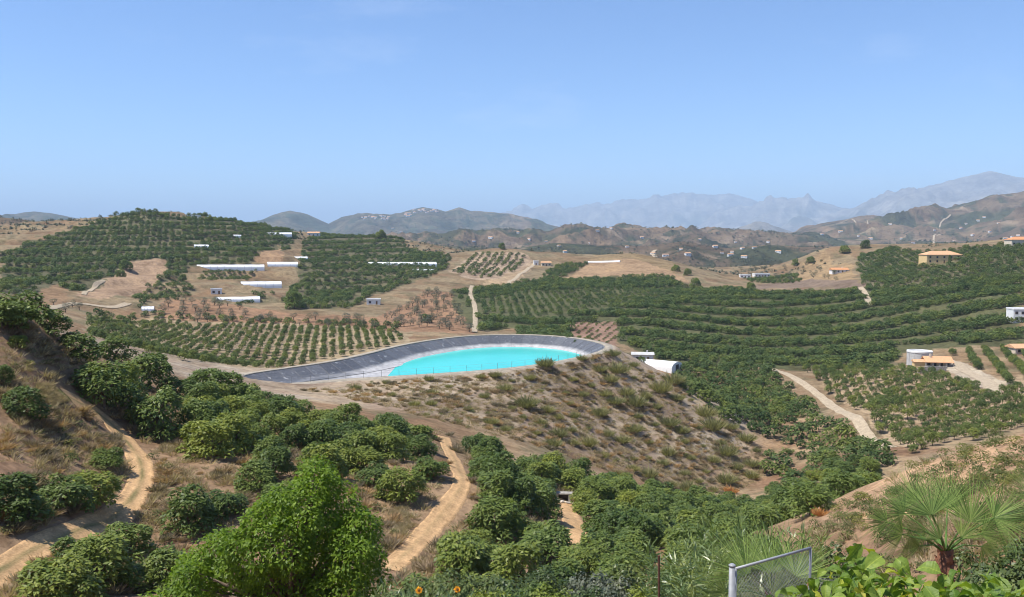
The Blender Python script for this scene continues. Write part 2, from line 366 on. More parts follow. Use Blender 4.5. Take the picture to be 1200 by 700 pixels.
# the reservoir bank: reddish dry earth with grey-brown patches
_m = (gd > 150) & (gd < 460) & (np.abs(gx) < 190); sdv = np.full(len(GV), 1e3); sdv[_m] = rim_sd(gx[_m], gy[_m])
bank = smooth(60, 45, sdv) * smooth(345, 320, gy)
c = blend(c, (.42, .325, .22), bank * .8)
c = blend(c, (.35, .235, .16), bank * .55 * smooth(.0, .3, fbm(gx, gy, 12, 4)))
c = blend(c, (.45, .37, .27), bank * .7 * smooth(.05, .3, fbm(gx + 90, gy + 40, 16, 4)))
c = blend(c, (.47, .40, .30), smooth(4.0, 2.6, sdv) * (sdv < 50))
_g = c.mean(1, keepdims=True); c = (c * .86 + _g * .14) * np.array([.80, .80, .82])
set_color(ground.data, 'Col', c)
hx, hy = HV[:, 0], HV[:, 1]
h = np.tile(np.array((.235, .175, .115)), (len(HV), 1))
h = blend(h, (.31, .215, .135), smooth(-.05, .3, fbm(hx, hy, 420, 5)))
h = blend(h, (.085, .105, .055), .85 * smooth(.0, .2, fbm(hx + 4000, hy, 340, 5)))
h = blend(h, (.40, .30, .21), .8 * smooth(.22, .36, fbm(hx, hy + 9000, 160, 4)))
h = blend(h, (.07, .09, .05), .8 * smooth(.12, .28, fbm(hx + 700, hy + 100, 90, 4)))
h = blend(h, (.085, .105, .085), .65 * smooth(5600, 6300, np.hypot(hx, hy)) * smooth(.1, -.1, hx / np.hypot(hx, hy)))
set_color(hills.data, 'Col', h * np.array([1.06, 1.05, 1.04]))
mx_, my_ = MV[:, 0], MV[:, 1]
mc = np.tile(np.array((.30, .27, .235)), (len(MV), 1))
mc = blend(mc, (.10, .12, .09), .8 * smooth(-.05, .25, fbm(mx_, my_, 1500, 5)) * smooth(900, 200, MV[:, 2]))
mc = blend(mc, (.42, .39, .35), .7 * smooth(.12, .22, fbm(mx_, my_ + 9000, 420, 5)))
set_color(mountains.data, 'Col', mc)

# ------------------------------------------------------------------ the air
def build_haze():
    m = bpy.data.materials.new('thin_haze'); m.use_nodes = True; n, l = m.node_tree.nodes, m.node_tree.links
    n.clear(); o = n.new('ShaderNodeOutputMaterial'); v = n.new('ShaderNodeVolumePrincipled')
    v.inputs['Color'].default_value = (.57, .75, .95, 1); v.inputs['Density'].default_value = HAZE; v.inputs['Anisotropy'].default_value = 0.0
    l.new(v.outputs[0], o.inputs['Volume'])
    top = max(GV[:, 2].max(), HV[:, 2].max(), MV[:, 2].max()) + 60; low = min(GV[:, 2].min(), HV[:, 2].min(), MV[:, 2].min()) - 2
    tag(MB().box(-62000, -62000, low, 62000, 62000, top).build('haze', m), 'thin bluish summer haze over the valley', 'haze', kind='stuff')
HAZE = 6.2e-5
build_haze()

# ------------------------------------------------------------------ reservoir: liner panels, floor, crest; water
def liner_mat():
    m, n, l, b = mat('reservoir_liner', .5, .35); g = n.new('ShaderNodeNewGeometry'); v = g.outputs['Position']
    sp = n.new('ShaderNodeSeparateXYZ'); l.new(v, sp.inputs[0])
    wob = noise(n, l, .22, 4, v); ad = n.new('ShaderNodeMath'); ad.operation = 'MULTIPLY_ADD'; l.new(wob, ad.inputs[0]); ad.inputs[1].default_value = 1.0; l.new(sp.outputs[2], ad.inputs[2])
    mr = n.new('ShaderNodeMapRange'); mr.inputs[1].default_value = RIM - 2.6; mr.inputs[2].default_value = RIM - 1.9; l.new(ad.outputs[0], mr.inputs[0])
    oi = n.new('ShaderNodeObjectInfo')
    dark = mix(n, l, ramp(n, l, oi.outputs['Random'], [(0, (.075, .078, .088)), (1, (.115, .118, .128))]), ramp(n, l, noise(n, l, 1.3, 4, v), [(.35, (.8, .8, .8)), (.7, (1.5, 1.5, 1.5))]), .6, 'MULTIPLY')
    pale = ramp(n, l, noise(n, l, .5, 6, v, .7), [(.3, (.30, .285, .275)), (.65, (.54, .52, .50))])
    # pale runs of dried scum down the sheets
    mp = n.new('ShaderNodeMapping'); mp.inputs['Scale'].default_value = (.55, .55, .05); l.new(v, mp.inputs[0])
    runs = ramp(n, l, noise(n, l, 1.0, 3, mp.outputs[0]), [(.62, (0, 0, 0)), (.70, (1, 1, 1))])
    dark = mix(n, l, dark, (.27, .27, .28), runs)
    l.new(mix(n, l, pale, dark, mr.outputs[0]), b.inputs['Base Color']); bump(n, l, b, noise(n, l, .9, 3, v), .5, .25)
    return m
M_LINER = liner_mat()
M_CREST = simple('crest_earth', (.34, .295, .23), .95, .25, .6)
res = empty('reservoir', (float(RIMP[:, 0].mean()), float(RIMP[:, 1].mean()), RIM))
tag(res, 'large irrigation reservoir lined with dark grey sheets on a flat topped bank', 'reservoir')
def off(o): o.location = -res.location; return o           # children carry world coordinates
def depth_at(x): return np.interp(x, [-80, -50, -36, -22, 40], [2.0, 2.9, 3.9, 5.5, 7.5])
_t = np.roll(RIMP, -1, 0) - np.roll(RIMP, 1, 0); _t /= np.linalg.norm(_t, axis=1)[:, None]
_area = 0.5 * np.sum(RIMP[:, 0] * np.roll(RIMP[:, 1], -1) - np.roll(RIMP[:, 0], -1) * RIMP[:, 1])
INN = np.stack([-_t[:, 1], _t[:, 0]], 1) * (1 if _area > 0 else -1)
STEPS = np.array([0, .25, 1.2, 2.5, 4, 5.5, 7, 8.6, 10.4])
NR = len(RIMP)
def ring(s, lift=0.0):
    p = RIMP + INN * s; sd = rim_sd(p[:, 0], p[:, 1]); bad = sd > -s * .6
    z = RIM + .12 - np.minimum(.5 * s, depth_at(p[:, 0])) + lift
    if s > 3: q = RIMP + INN * 3.2 * (1 + .02 * s); p = np.where(bad[:, None], q, p)
    return np.column_stack([p, z])
rings = [ring(s) for s in STEPS]
per = 2                                                     # rim segments to a panel (about 5 m)
for i in range(0, NR, per):
    idx = [(i + k) % NR for k in range(per + 1)] if i + per <= NR else [(i + k) % NR for k in range(NR - i + 1)]
    nseg = len(idx); v = []
    for r_ in rings:
        a = r_[idx].copy(); a[:, 2] += .05 * RNG.random(nseg)
        e = (a[-1] - a[0]) * .004; a[0] += e; a[-1] -= e; v.append(a)
    v = np.vstack(v); k = [(r0 * nseg + j, r0 * nseg + j + 1, (r0 + 1) * nseg + j + 1, (r0 + 1) * nseg + j) for r0 in range(len(rings) - 1) for j in range(nseg - 1)]
    off(mesh_obj('liner_panel', np_mesh('liner_panel', v, k, True), M_LINER, res))
# welded seams standing proud between the panels
for i in range(0, NR, per):
    mb = MB(); mb.tube([Vector(r_[i]) + Vector((0, 0, .05)) for r_ in rings[:7]], .055, 4); off(mb.build('seam', M_LINER, res))
gxs, gys = np.meshgrid(np.arange(RIMP[:, 0].min(), RIMP[:, 0].max() + 2, 2.0), np.arange(RIMP[:, 1].min(), RIMP[:, 1].max() + 2, 2.0))
fsd = rim_sd(gxs, gys); fz = RIM + .02 - np.minimum(.5 * -fsd, depth_at(gxs)); nx = gxs.shape[1]
fq = [(j * nx + i, j * nx + i + 1, (j + 1) * nx + i + 1, (j + 1) * nx + i) for j in range(gxs.shape[0] - 1) for i in range(nx - 1) if max(fsd[j, i], fsd[j + 1, i], fsd[j, i + 1], fsd[j + 1, i + 1]) < -2.0]
off(mesh_obj('liner_floor', np_mesh('liner_floor', np.stack([gxs, gys, fz], -1).reshape(-1, 3), fq, True), M_LINER, res))
cr_v, cr_f = [], []
prof = [(-.15, .02), (-.2, .22), (.9, .26), (2.6, .14), (3.0, -.4)]
for o_, dz in prof: cr_v.append(np.column_stack([RIMP - INN * o_, np.full(NR, RIM + dz)]))
for a in range(len(prof) - 1):
    for i in range(NR): cr_f.append((a * NR + i, a * NR + (i + 1) % NR, (a + 1) * NR + (i + 1) % NR, (a + 1) * NR + i))
off(mesh_obj('crest_path', np_mesh('crest_path', np.vstack(cr_v), cr_f, True), M_CREST, res))
m, n, l, b = mat('turquoise_water', .15, .2)
l.new(ramp(n, l, noise(n, l, .035, 4, coords(n)), [(.3, (.018, .50, .455)), (.7, (.035, .60, .53))]), b.inputs['Base Color'])
bump(n, l, b, noise(n, l, 2.5, 4, coords(n)), .2, .06)
WATER = RIM - 3.7
bm = bmesh.new(); wr = ring(6.6); ok = depth_at(wr[:, 0]) > 3.0
bm.faces.new([bm.verts.new((p[0], p[1], WATER)) for p in wr[ok]]); bmesh.ops.triangulate(bm, faces=bm.faces[:])
bmesh.ops.recalc_face_normals(bm, faces=bm.faces[:])
me = bpy.data.meshes.new('water'); bm.to_mesh(me); bm.free()
water = mesh_obj('water', me, m); water['kind'] = 'structure'
if me.polygons[0].normal.z < 0: me.flip_normals()

# fence of thin posts along the near crest
M_POST = simple('fence_steel', (.22, .22, .21), .6, .2, 5)
fen = empty('reservoir_fence'); tag(fen, 'thin wire fence on posts along the near edge of the turquoise reservoir', 'fence')
nearside = [i for i in range(NR) if -INN[i][1] * 1 > -2 and (RIMP[i] @ np.array([0, 1])) < 320 and INN[i][1] > .3]
runs_ = sorted(nearside, key=lambda i: RIMP[i][0]); tops = []
for j, i in enumerate(runs_[::2]):
    p = RIMP[i] - INN[i] * .8; a = Vector((p[0], p[1], RIM - .1)); t = Vector((p[0] + random.uniform(-.05, .05), p[1], RIM + 2.1))
    mb = MB(); mb.tube([a, t], .045, 5); mb.build('post', M_POST, fen); tops.append(t)
for hz in (0, -.7, -1.4):
    mb = MB(); mb.tube([t + Vector((0, 0, hz)) for t in tops], .012, 3); mb.build('wire', M_POST, fen)

# ------------------------------------------------------------------ dirt tracks: strips draped over the ground
def track_mat(name, base, centre):
    m, n, l, b = mat(name, .95, .05); v = coords(n)
    at = n.new('ShaderNodeAttribute'); at.attribute_name = 'Col'
    t = noise(n, l, .8, 6, v, .65)
    c1 = mix(n, l, ramp(n, l, t, [(.3, tuple(x * .72 for x in base)), (.7, tuple(min(1, x * 1.2) for x in base))]), centre, at.outputs['Fac'])
    l.new(mix(n, l, c1, ramp(n, l, noise(n, l, 5, 5, v), [(.35, (.75, .73, .7)), (.65, (1.15, 1.15, 1.15))]), .8, 'MULTIPLY'), b.inputs['Base Color'])
    bump(n, l, b, noise(n, l, 3, 6, v), .6, .12); return m
M_TRACK = track_mat('track_earth', (.54, .345, .18), (.21, .175, .08))
M_PALE = track_mat('pale_track_earth', (.43, .35, .25), (.38, .31, .22))
TRACKS = []
def track(name, pts, width, material, centre=0.0, step=1.2, lift=.10):
    P = np.array([tuple(hit(*p).xy) for p in pts]); P = resample(catmull(P, 8, False), step, False)
    for _ in range(3): P[1:-1] = .25 * P[:-2] + .5 * P[1:-1] + .25 * P[2:]
    TRACKS.append((P, width)); T = np.gradient(P, axis=0); T /= np.linalg.norm(T, axis=1)[:, None]; N = np.stack([T[:, 1], -T[:, 0]], 1)
    us = np.array([-1, -.86, -.68, -.5, -.32, -.15, 0, .15, .32, .5, .68, .86, 1]); V, C = [], []
    wv = width * (1 + .22 * np.array([perlin(np.array([i * .21]), np.array([3.3]))[0] for i in range(len(P))]))
    for i in range(len(P)):
        for u in us:
            q = P[i] + N[i] * u * wv[i] * .5; rut = -.10 * math.exp(-((abs(u) - .5) / .22) ** 2)
            V.append((q[0], q[1], ground_z(q[0], q[1]) + lift + rut * .6 - (.16 if abs(u) == 1 else 0)))
            C.append(centre * max(0, math.exp(-(u / .2) ** 2) * (1 + 1.2 * perlin(np.array([i * .35]), np.array([u * 2]))[0])))
    k = len(us); fs = [(i * k + j, i * k + j + 1, (i + 1) * k + j + 1, (i + 1) * k + j) for i in range(len(P) - 1) for j in range(k - 1)]
    me = np_mesh(name, V, fs, True); set_color(me, 'Col', np.clip(np.array(C), 0, 1)[:, None].repeat(3, 1))
    o = mesh_obj(name, me, material); o['kind'] = 'structure'
    if me.polygons[len(me.polygons) // 2].normal.z < 0: me.flip_normals()
    return o
track('dirt_track', [(-30, 690), (0, 668), (40, 645), (95, 622), (140, 602), (158, 580), (167, 558), (163, 538), (150, 520), (135, 500), (118, 486), (98, 476), (80, 466)], 2.8, M_TRACK, .8)
track('dirt_track', [(455, 668), (480, 645), (505, 618), (525, 595), (538, 575), (541, 560), (535, 545), (527, 530), (520, 512)], 2.5, M_TRACK, .25)
track('dirt_track', [(900, 430), (925, 440), (950, 456), (968, 470), (985, 482), (1010, 500), (1045, 525)], 3.6, M_PALE, 0, 2.0, .15)
track('dirt_track', [(553, 335), (551, 345), (556, 358), (557, 372), (556, 390)], 3.4, M_PALE, 0, 2.5, .3)
track('dirt_track', [(626, 309), (618, 316), (606, 325), (596, 333)], 4.0, M_PALE, 0, 3, .4)
track('dirt_track', [(98, 346), (110, 338), (122, 329)], 3.0, M_PALE, 0, 3, .4)
track('dirt_track', [(40, 360), (80, 357), (130, 361), (150, 356)], 4.0, M_PALE, 0, 3, .4)
track('dirt_track', [(1008, 337), (1014, 345), (1019, 358)], 4.0, M_PALE, 0, 3, .4)
track('farm_yard', [(1100, 428), (1118, 424), (1130, 434), (1145, 442), (1160, 450), (1163, 462)], 5.0, M_PALE, 0, 2.5, .3)
track('chute', [(661, 586), (664, 597), (670, 610), (676, 622), (684, 640)], 3.4, M_TRACK, 0, 1.0, .15)

# ------------------------------------------------------------------ foliage
def leaf_mat(name, lo, hi, trans=.22, rough=.45, spec=.35, tint=1.0, hue=None):
    """lo/hi: leaf colours picked at random for each leaf; each plant gets its own tint."""
    m, n, l, b = mat(name, rough, spec); at = n.new('ShaderNodeAttribute'); at.attribute_name = 'Col'; oi = n.new('ShaderNodeObjectInfo')
    c = mix(n, l, lo, hi, at.outputs['Fac'])
    c = mix(n, l, c, ramp(n, l, oi.outputs['Random'], [(0, (.58, .66, .66)), (.25, (.85, .88, .9)), (.6, (1.05, 1.03, 1)), (1, hue or (1.5, 1.28, .95))]), tint, 'MULTIPLY')
    l.new(c, b.inputs['Base Color'])
    tr = n.new('ShaderNodeBsdfTranslucent'); l.new(mix(n, l, c, (1.25, 1.35, .7), 1.0, 'MULTIPLY'), tr.inputs[0])
    mx = n.new('ShaderNodeMixShader'); mx.inputs[0].default_value = trans; l.new(b.outputs[0], mx.inputs[1]); l.new(tr.outputs[0], mx.inputs[2])
    l.new(mx.outputs[0], n['Material Output'].inputs['Surface']); return m
M_AVO = leaf_mat('avocado_leaf', (.056, .100, .017), (.215, .265, .058), .25, .5, .3)
M_FAR = leaf_mat('orchard_leaf', (.042, .078, .018), (.150, .195, .055), .22, .55, .2)
M_YOUNG = leaf_mat('young_leaf', (.052, .088, .019), (.17, .21, .052), .22, .55, .2)
M_OLIVE = leaf_mat('olive_leaf', (.055, .070, .040), (.125, .14, .085), .1)
M_BRIGHT = leaf_mat('bright_leaf', (.070, .140, .012), (.235, .335, .03), .42, .5, .3, .0)
M_BROOM = leaf_mat('broom_stem', (.17, .165, .075), (.36, .335, .165), .3, .8, .1, .35, (1.3, 1.2, .85))
M_RUSTB = leaf_mat('dead_stem', (.23, .165, .11), (.40, .31, .215), .25, .9, .05)
M_STRAW = leaf_mat('dry_grass', (.28, .215, .13), (.50, .40, .26), .3, .9, .05, .35, (1.15, 1.05, .95))
M_GRASS = leaf_mat('green_grass', (.06, .13, .02), (.14, .22, .05), .25)
M_BARK = simple('bark', (.16, .12, .085), .9, .35, 6)
def unit(v): return v / np.maximum(np.linalg.norm(v, axis=-1, keepdims=True), 1e-9)
def leaves_mesh(name, P, Nn, T, L, W, fac, fold=.0):
    """one kite of two triangles... drawn as a quad for every leaf. P base point, T along the leaf, Nn its face direction."""
    T = unit(T - (T * Nn).sum(-1, keepdims=True) * Nn); B = np.cross(Nn, T)
    L, W = L[:, None], W[:, None]
    V = np.stack([P, P + T * L * .45 + B * W * .5 - Nn * fold * W, P + T * L - Nn * fold * L * .6, P + T * L * .45 - B * W * .5 - Nn * fold * W], 1).reshape(-1, 3)
    me = np_mesh(name, V, np.arange(len(V)).reshape(-1, 4)); f = np.repeat(fac, 4); set_color(me, 'Col', np.stack([f, f, f], 1))
    return me
def crown_points(rng, n, rad, hgt, base, lobes, lob_r, gap=0.0, flat=1.0):
    """points with outward directions on a heap of uneven lobes"""
    C, Rr = [np.array([0, 0, base + hgt * .45])], [min(rad, hgt * .5) * .78]
    for i in range(lobes):
        a = 2.4 * i + rng.uniform(-.5, .5); q = rng.uniform(.05, 1) ** .8; rr = rng.uniform(*lob_r) * rad
        z = base + rr * .75 + (hgt - 1.55 * rr) * max(0, 1 - q * q * rng.uniform(.8, 1.25)) * rng.uniform(.75, 1.1)
        k = (rad - rr * .8) * (.35 + .65 * q); C.append(np.array([k * math.cos(a), k * math.sin(a), z])); Rr.append(rr)
    C, Rr = np.array(C), np.array(Rr); pr = Rr ** 2; pr[0] *= .6; pr /= pr.sum()
    w = rng.choice(len(C), int(n * 1.9), p=pr); d = unit(rng.normal(size=(len(w), 3))); d[:, 2] = np.where(d[:, 2] < -.6, -d[:, 2] * .6, d[:, 2]); d = unit(d)
    P = C[w] + d * Rr[w][:, None] * (.72 + .34 * rng.random((len(w), 1)) ** .7) * np.array([1, 1, flat])
    dist = np.linalg.norm(P[:, None] - C[None], axis=2) / Rr[None]; dist[np.arange(len(w)), w] = 9
    keep = (dist.min(1) > .68) & (P[:, 2] > base * .4)
    if gap:
        g = np.sin(P[:, 0] * 3.1 / rad * 2 + rng.uniform(0, 6)) * np.sin(P[:, 1] * 2.7 / rad * 2 + rng.uniform(0, 6)) * np.sin(P[:, 2] * 3.3 / rad * 2 + rng.uniform(0, 6))
        keep &= g < 1 - gap
    P, d, w = P[keep][:n], d[keep][:n], w[keep][:n]
    return P, d, w, C, Rr
def crown_mesh(name, seed, n, rad, hgt, base=.35, lobes=11, lob_r=(.28, .48), leaf=.30, wide=.42, up=.85, wild=.7, gap=0.0, droop=.5):
    rng = np.random.default_rng(seed); P, d, w, C, Rr = crown_points(rng, n, rad, hgt, base, lobes, lob_r, gap); k = len(P)
    Nn = unit(d * .75 + np.array([0, 0, up]) + rng.normal(size=(k, 3)) * wild * .55)
    T = rng.normal(size=(k, 3)) * .8 + d * .6 - np.array([0, 0, droop]); L = leaf * rng.uniform(.65, 1.35, k)
    lf = rng.random(len(C)) * .35; fac = np.clip(rng.random(k) * .65 + lf[w], 0, 1)
    return leaves_mesh(name, P, Nn, T, L, L * wide * rng.uniform(.8, 1.25, k), fac, .08)
def trunk_mesh(name, seed, hgt, rad, r0=.14, limbs=5, fork=.35):
    rng = random.Random(seed); mb = MB(); f = Vector((rng.uniform(-.1, .1), rng.uniform(-.1, .1), hgt * fork))
    mb.tube([(0, 0, -.5), (0, 0, 0), f * .5, f], [r0 * 1.5, r0 * 1.25, r0, r0 * .85], 6)
    for i in range(limbs):
        a = 2 * math.pi * i / limbs + rng.uniform(-.4, .4); e = Vector((math.cos(a) * rad * .62, math.sin(a) * rad * .62, hgt * rng.uniform(.55, .82)))
        mid = f.lerp(e, .5) + Vector((rng.uniform(-.15, .15), rng.uniform(-.15, .15), hgt * .08)); mb.tube([f * .92, mid, e], [r0 * .62, r0 * .4, r0 * .14], 5)
    return mb.mesh(name, True)
def stems_mesh(name, seed, n, rad, hgt, wide=.035, lean=.9, fill=.5):
    """upright broom or grass: thin blades fanning out of a base"""
    rng = np.random.default_rng(seed); a = rng.uniform(0, 2 * np.pi, n); q = np.sqrt(rng.random(n))
    P = np.stack([np.cos(a) * q * rad * .35, np.sin(a) * q * rad * .35, np.full(n, -.05)], 1)
    T = np.stack([np.cos(a) * q * rad * lean, np.sin(a) * q * rad * lean, hgt * rng.uniform(.55, 1.0, n) * (1.05 - .35 * q)], 1)
    k = rng.random(n) < fill; P = np.where(k[:, None], P + T * rng.uniform(.15, .6, (n, 1)), P); T = np.where(k[:, None], T * .5 + rng.normal(size=(n, 3)) * rad * .18, T)
    L = np.linalg.norm(T, axis=1); Nn = unit(np.cross(unit(T), rng.normal(size=(n, 3)))); 
    return leaves_mesh(name, P, Nn, T, L, np.full(n, wide) * rng.uniform(.7, 1.5, n), rng.random(n), .02)

# ---- plants one can count: a trunk and a crown each, sharing mesh data
PROTO = {}
def proto(kind, variants): PROTO[kind] = variants
proto('avocado', [(crown_mesh('crown', 100 + i, 3000, 2.6, 3.9 + .25 * i % .8, base=.0, lobes=17 + i % 4, lob_r=(.19, .46), leaf=.40, gap=.26, wild=.9), trunk_mesh('trunk', 100 + i, 4.1, 2.6)) for i in range(6)])
proto('young', [(crown_mesh('crown', 200 + i, 620, 1.55, 2.7, base=.25, lobes=6, leaf=.42, lob_r=(.35, .55), gap=.15), trunk_mesh('trunk', 200 + i, 2.7, 1.5, .08, 3)) for i in range(4)])
proto('olive', [(crown_mesh('crown', 300 + i, 520, 1.9, 3.4, base=.7, lobes=7, leaf=.40, wide=.3, gap=.35, lob_r=(.3, .5)), trunk_mesh('trunk', 300 + i, 3.4, 1.9, .16, 4)) for i in range(3)])
for k, mt in (('avocado', M_AVO), ('young', M_YOUNG), ('olive', M_OLIVE)):
    for cm, tm in PROTO[k]: cm.materials.append(mt); tm.materials.append(M_BARK)
def place_tree(kind, name, cat, p, width, seed, label, group, tall=1.0):
    cm, tm = PROTO[kind][seed % len(PROTO[kind])]; base = {'avocado': 5.2, 'young': 3.1, 'olive': 3.8}[kind]; s = width / base
    o = empty(name, (p[0], p[1], p[2] - (.12 * s if kind == 'avocado' else 0)), (seed * 2.39996) % 6.283); _v = .84 + .32 * ((seed * .618) % 1); o.scale = (s * _v, s * (1.9 - .9 * _v) if False else s * (2 - _v), s * tall); tag(o, label, cat, group)
    for nm, me in (('crown', cm), ('trunk', tm)):
        ch = bpy.data.objects.new(nm, me); COL.objects.link(ch); ch.parent = o
    return o
ORD = ['zeroth', 'first', 'second', 'third', 'fourth', 'fifth', 'sixth', 'seventh', 'eighth', 'ninth', 'tenth', 'eleventh', 'twelfth', 'thirteenth', 'fourteenth', 'fifteenth', 'sixteenth', 'seventeenth', 'eighteenth', 'nineteenth']
def ordinal(i):
    if i < 20: return ORD[i]
    tens = {2: 'twent', 3: 'thirt', 4: 'fort', 5: 'fift', 6: 'sixt', 7: 'sevent', 8: 'eight', 9: 'ninet'}
    if i >= 100: return '%d%s' % (i, 'th' if 10 <= i % 100 <= 20 else {1: 'st', 2: 'nd', 3: 'rd'}.get(i % 10, 'th'))
    return tens[i // 10] + ('ieth' if i % 10 == 0 else 'y-' + ORD[i % 10])

# ---- what nobody could count: points with instances
def scatter(name, P, S, protos, material, label, cat, seed=1, tilt=.0):
    P = np.asarray(P, np.float32)
    if not len(P): return
    rng = np.random.default_rng(seed); me = bpy.data.meshes.new(name); me.vertices.add(len(P)); me.vertices.foreach_set('co', P.ravel())
    a = me.attributes.new('size', 'FLOAT_VECTOR', 'POINT'); s = np.asarray(S, np.float32)
    s3 = np.stack([s * rng.uniform(.85, 1.2, len(P)), s * rng.uniform(.85, 1.2, len(P)), s * rng.uniform(.8, 1.2, len(P))], 1); a.data.foreach_set('vector', s3.astype(np.float32).ravel())
    a = me.attributes.new('turn', 'FLOAT_VECTOR', 'POINT'); t3 = np.stack([rng.normal(0, tilt + 1e-6, len(P)), rng.normal(0, tilt + 1e-6, len(P)), rng.uniform(0, 6.283, len(P))], 1); a.data.foreach_set('vector', t3.astype(np.float32).ravel())
    a = me.attributes.new('pick', 'INT', 'POINT'); a.data.foreach_set('value', rng.integers(0, len(protos), len(P)).astype(np.int32))
    col = bpy.data.collections.new(name + '_shapes')
    for i, pm in enumerate(protos):
        if not pm.materials: pm.materials.append(material)
        col.objects.link(bpy.data.objects.new('%s_shape_%d' % (name, i), pm))
    ng = bpy.data.node_groups.new(name, 'GeometryNodeTree'); ng.interface.new_socket('Geometry', in_out='INPUT', socket_type='NodeSocketGeometry'); ng.interface.new_socket('Geometry', in_out='OUTPUT', socket_type='NodeSocketGeometry')
    n, l = ng.nodes, ng.links; gi, go, ip, ci = n.new('NodeGroupInput'), n.new('NodeGroupOutput'), n.new('GeometryNodeInstanceOnPoints'), n.new('GeometryNodeCollectionInfo')
    ci.inputs['Collection'].default_value = col; ci.inputs['Separate Children'].default_value = True; ci.inputs['Reset Children'].default_value = True
    def named(nm, ty): x = n.new('GeometryNodeInputNamedAttribute'); x.data_type = ty; x.inputs['Name'].default_value = nm; return x.outputs['Attribute']
    er = n.new('FunctionNodeEulerToRotation'); l.new(named('turn', 'FLOAT_VECTOR'), er.inputs[0])
    mp = n.new('GeometryNodeMeshToPoints'); l.new(gi.outputs[0], mp.inputs['Mesh']); l.new(mp.outputs[0], ip.inputs['Points'])
    l.new(ci.outputs[0], ip.inputs['Instance']); ip.inputs['Pick Instance'].default_value = True
    l.new(named('pick', 'INT'), ip.inputs['Instance Index']); l.new(er.outputs[0], ip.inputs['Rotation']); l.new(named('size', 'FLOAT_VECTOR'), ip.inputs['Scale']); l.new(ip.outputs[0], go.inputs[0])
    o = mesh_obj(name, me); md = o.modifiers.new('grow', 'NODES'); md.node_group = ng
    tag(o, label, cat, kind='stuff'); return o
def on_ground(xy, sink=.05): return np.array([(x, y, ground_z(x, y) - sink) for x, y in xy]) if len(xy) else np.zeros((0, 3))
def track_dist(x, y):
    best = np.full(np.shape(x), 1e9)
    for P, w in TRACKS:
        for q in P[::2]: best = np.minimum(best, np.hypot(x - q[0], y - q[1]) - w * .5)
    return best
def grid_fill(poly, dx, dy, ang, jit, seed, keep=1.0, excl=(), bend=0.0):
    """rows inside a plan polygon; returns xy, row number, number in row"""
    rng = np.random.default_rng(seed); P = np.array(plan(poly)); c0 = P.mean(0); r = np.abs(P - c0).max() * 1.5
    ny, nx = int(r / dy) + 1, int(r / dx) + 1; I, J = np.meshgrid(np.arange(-nx, nx + 1), np.arange(-ny, ny + 1))
    u, v = I * dx + (J % 2) * dx * .5 * (bend == 0), J * dy + 0.0; v = v + bend * 6 * np.sin(u / 55.0) + bend * 3 * fbm(u.astype(float), v.astype(float), 60, 2)
    u = u + rng.normal(0, jit * dx, u.shape); v = v + rng.normal(0, jit * dy, u.shape)
    ca, sa = math.cos(ang), math.sin(ang); x, y = c0[0] + u * ca - v * sa, c0[1] + u * sa + v * ca
    m = in_poly(x, y, [tuple(q) for q in P]) & (rng.random(x.shape) < keep + .1 - .25 * (fbm(x, y, 45, 3) > .18))
    for e in excl: m &= ~in_poly(x, y, plan(e))
    xy = np.stack([x[m], y[m]], 1); J = J[m]
    t = track_dist(xy[:, 0], xy[:, 1]) > 1.2
    return xy[t], J[t]

# ================================================================== foreground orchard, tree by tree
HAND = [  # px, py of the foot, width in px, where it stands
 (22,381,66,'at the top of the bare slope by the left edge'),(2,386,46,'at the left edge on the upper slope'),(60,390,44,'on the upper left slope'),(21,406,24,'on the bare left slope'),
 (92,420,50,'on the left slope above the green grass patch'),(134,424,42,'on the left slope above the dirt track'),(122,478,66,'above the bend where the left dirt track begins'),(146,470,50,'above the bend where the left dirt track begins'),(175,455,58,'behind the bend of the left dirt track'),
 (184,508,66,'just right of the upper left dirt track'),(28,490,42,'beside the green grass patch'),(2,448,24,'at the left edge above the grass patch'),(8,608,62,'by the left edge above the dirt track'),(34,606,44,'left of the dirt track'),
 (75,598,52,'left of the dirt track'),(108,594,60,'left of the dirt track'),(126,549,38,'left of the dirt track bend'),(112,690,78,'below the left dirt track'),(66,704,80,'below the left dirt track'),(160,690,52,'below the left dirt track'),
 (150,652,54,'below the left dirt track'),(90,668,50,'below the left dirt track'),(222,624,58,'on the bare patch right of the left dirt track'),(262,606,56,'on the bare patch right of the left dirt track'),(200,690,60,'below the left dirt track'),
 (300,575,50,'behind the bright green tree'),(330,590,48,'behind the bright green tree'),(470,588,56,'left of the middle dirt track'),(440,568,40,'left of the middle dirt track'),(505,560,44,'left of the middle dirt track'),(490,540,44,'left of the middle dirt track'),
 (536,656,48,'right of the middle dirt track'),(582,590,56,'right of the middle dirt track'),(585,626,56,'right of the middle dirt track'),(560,650,44,'right of the middle dirt track'),(610,600,50,'right of the middle dirt track'),
 (210,470,44,'on the knoll left of the reservoir'),(238,466,46,'on the knoll left of the reservoir'),(262,474,50,'on the knoll left of the reservoir'),(290,476,40,'on the knoll left of the reservoir')]
trees = []                                            # (x, y, width, place)
for px, py, w, place in HAND: p = hit(px, py); trees.append((p.x, p.y, w * p.length / F, place))
CHUTE = [(630,582),(668,578),(702,648),(668,655),(640,615)]
BARE2 = [(452,676),(430,610),(462,592),(505,565),(515,505),(545,505),(572,570),(552,590),(575,606),(550,625),(515,650)]
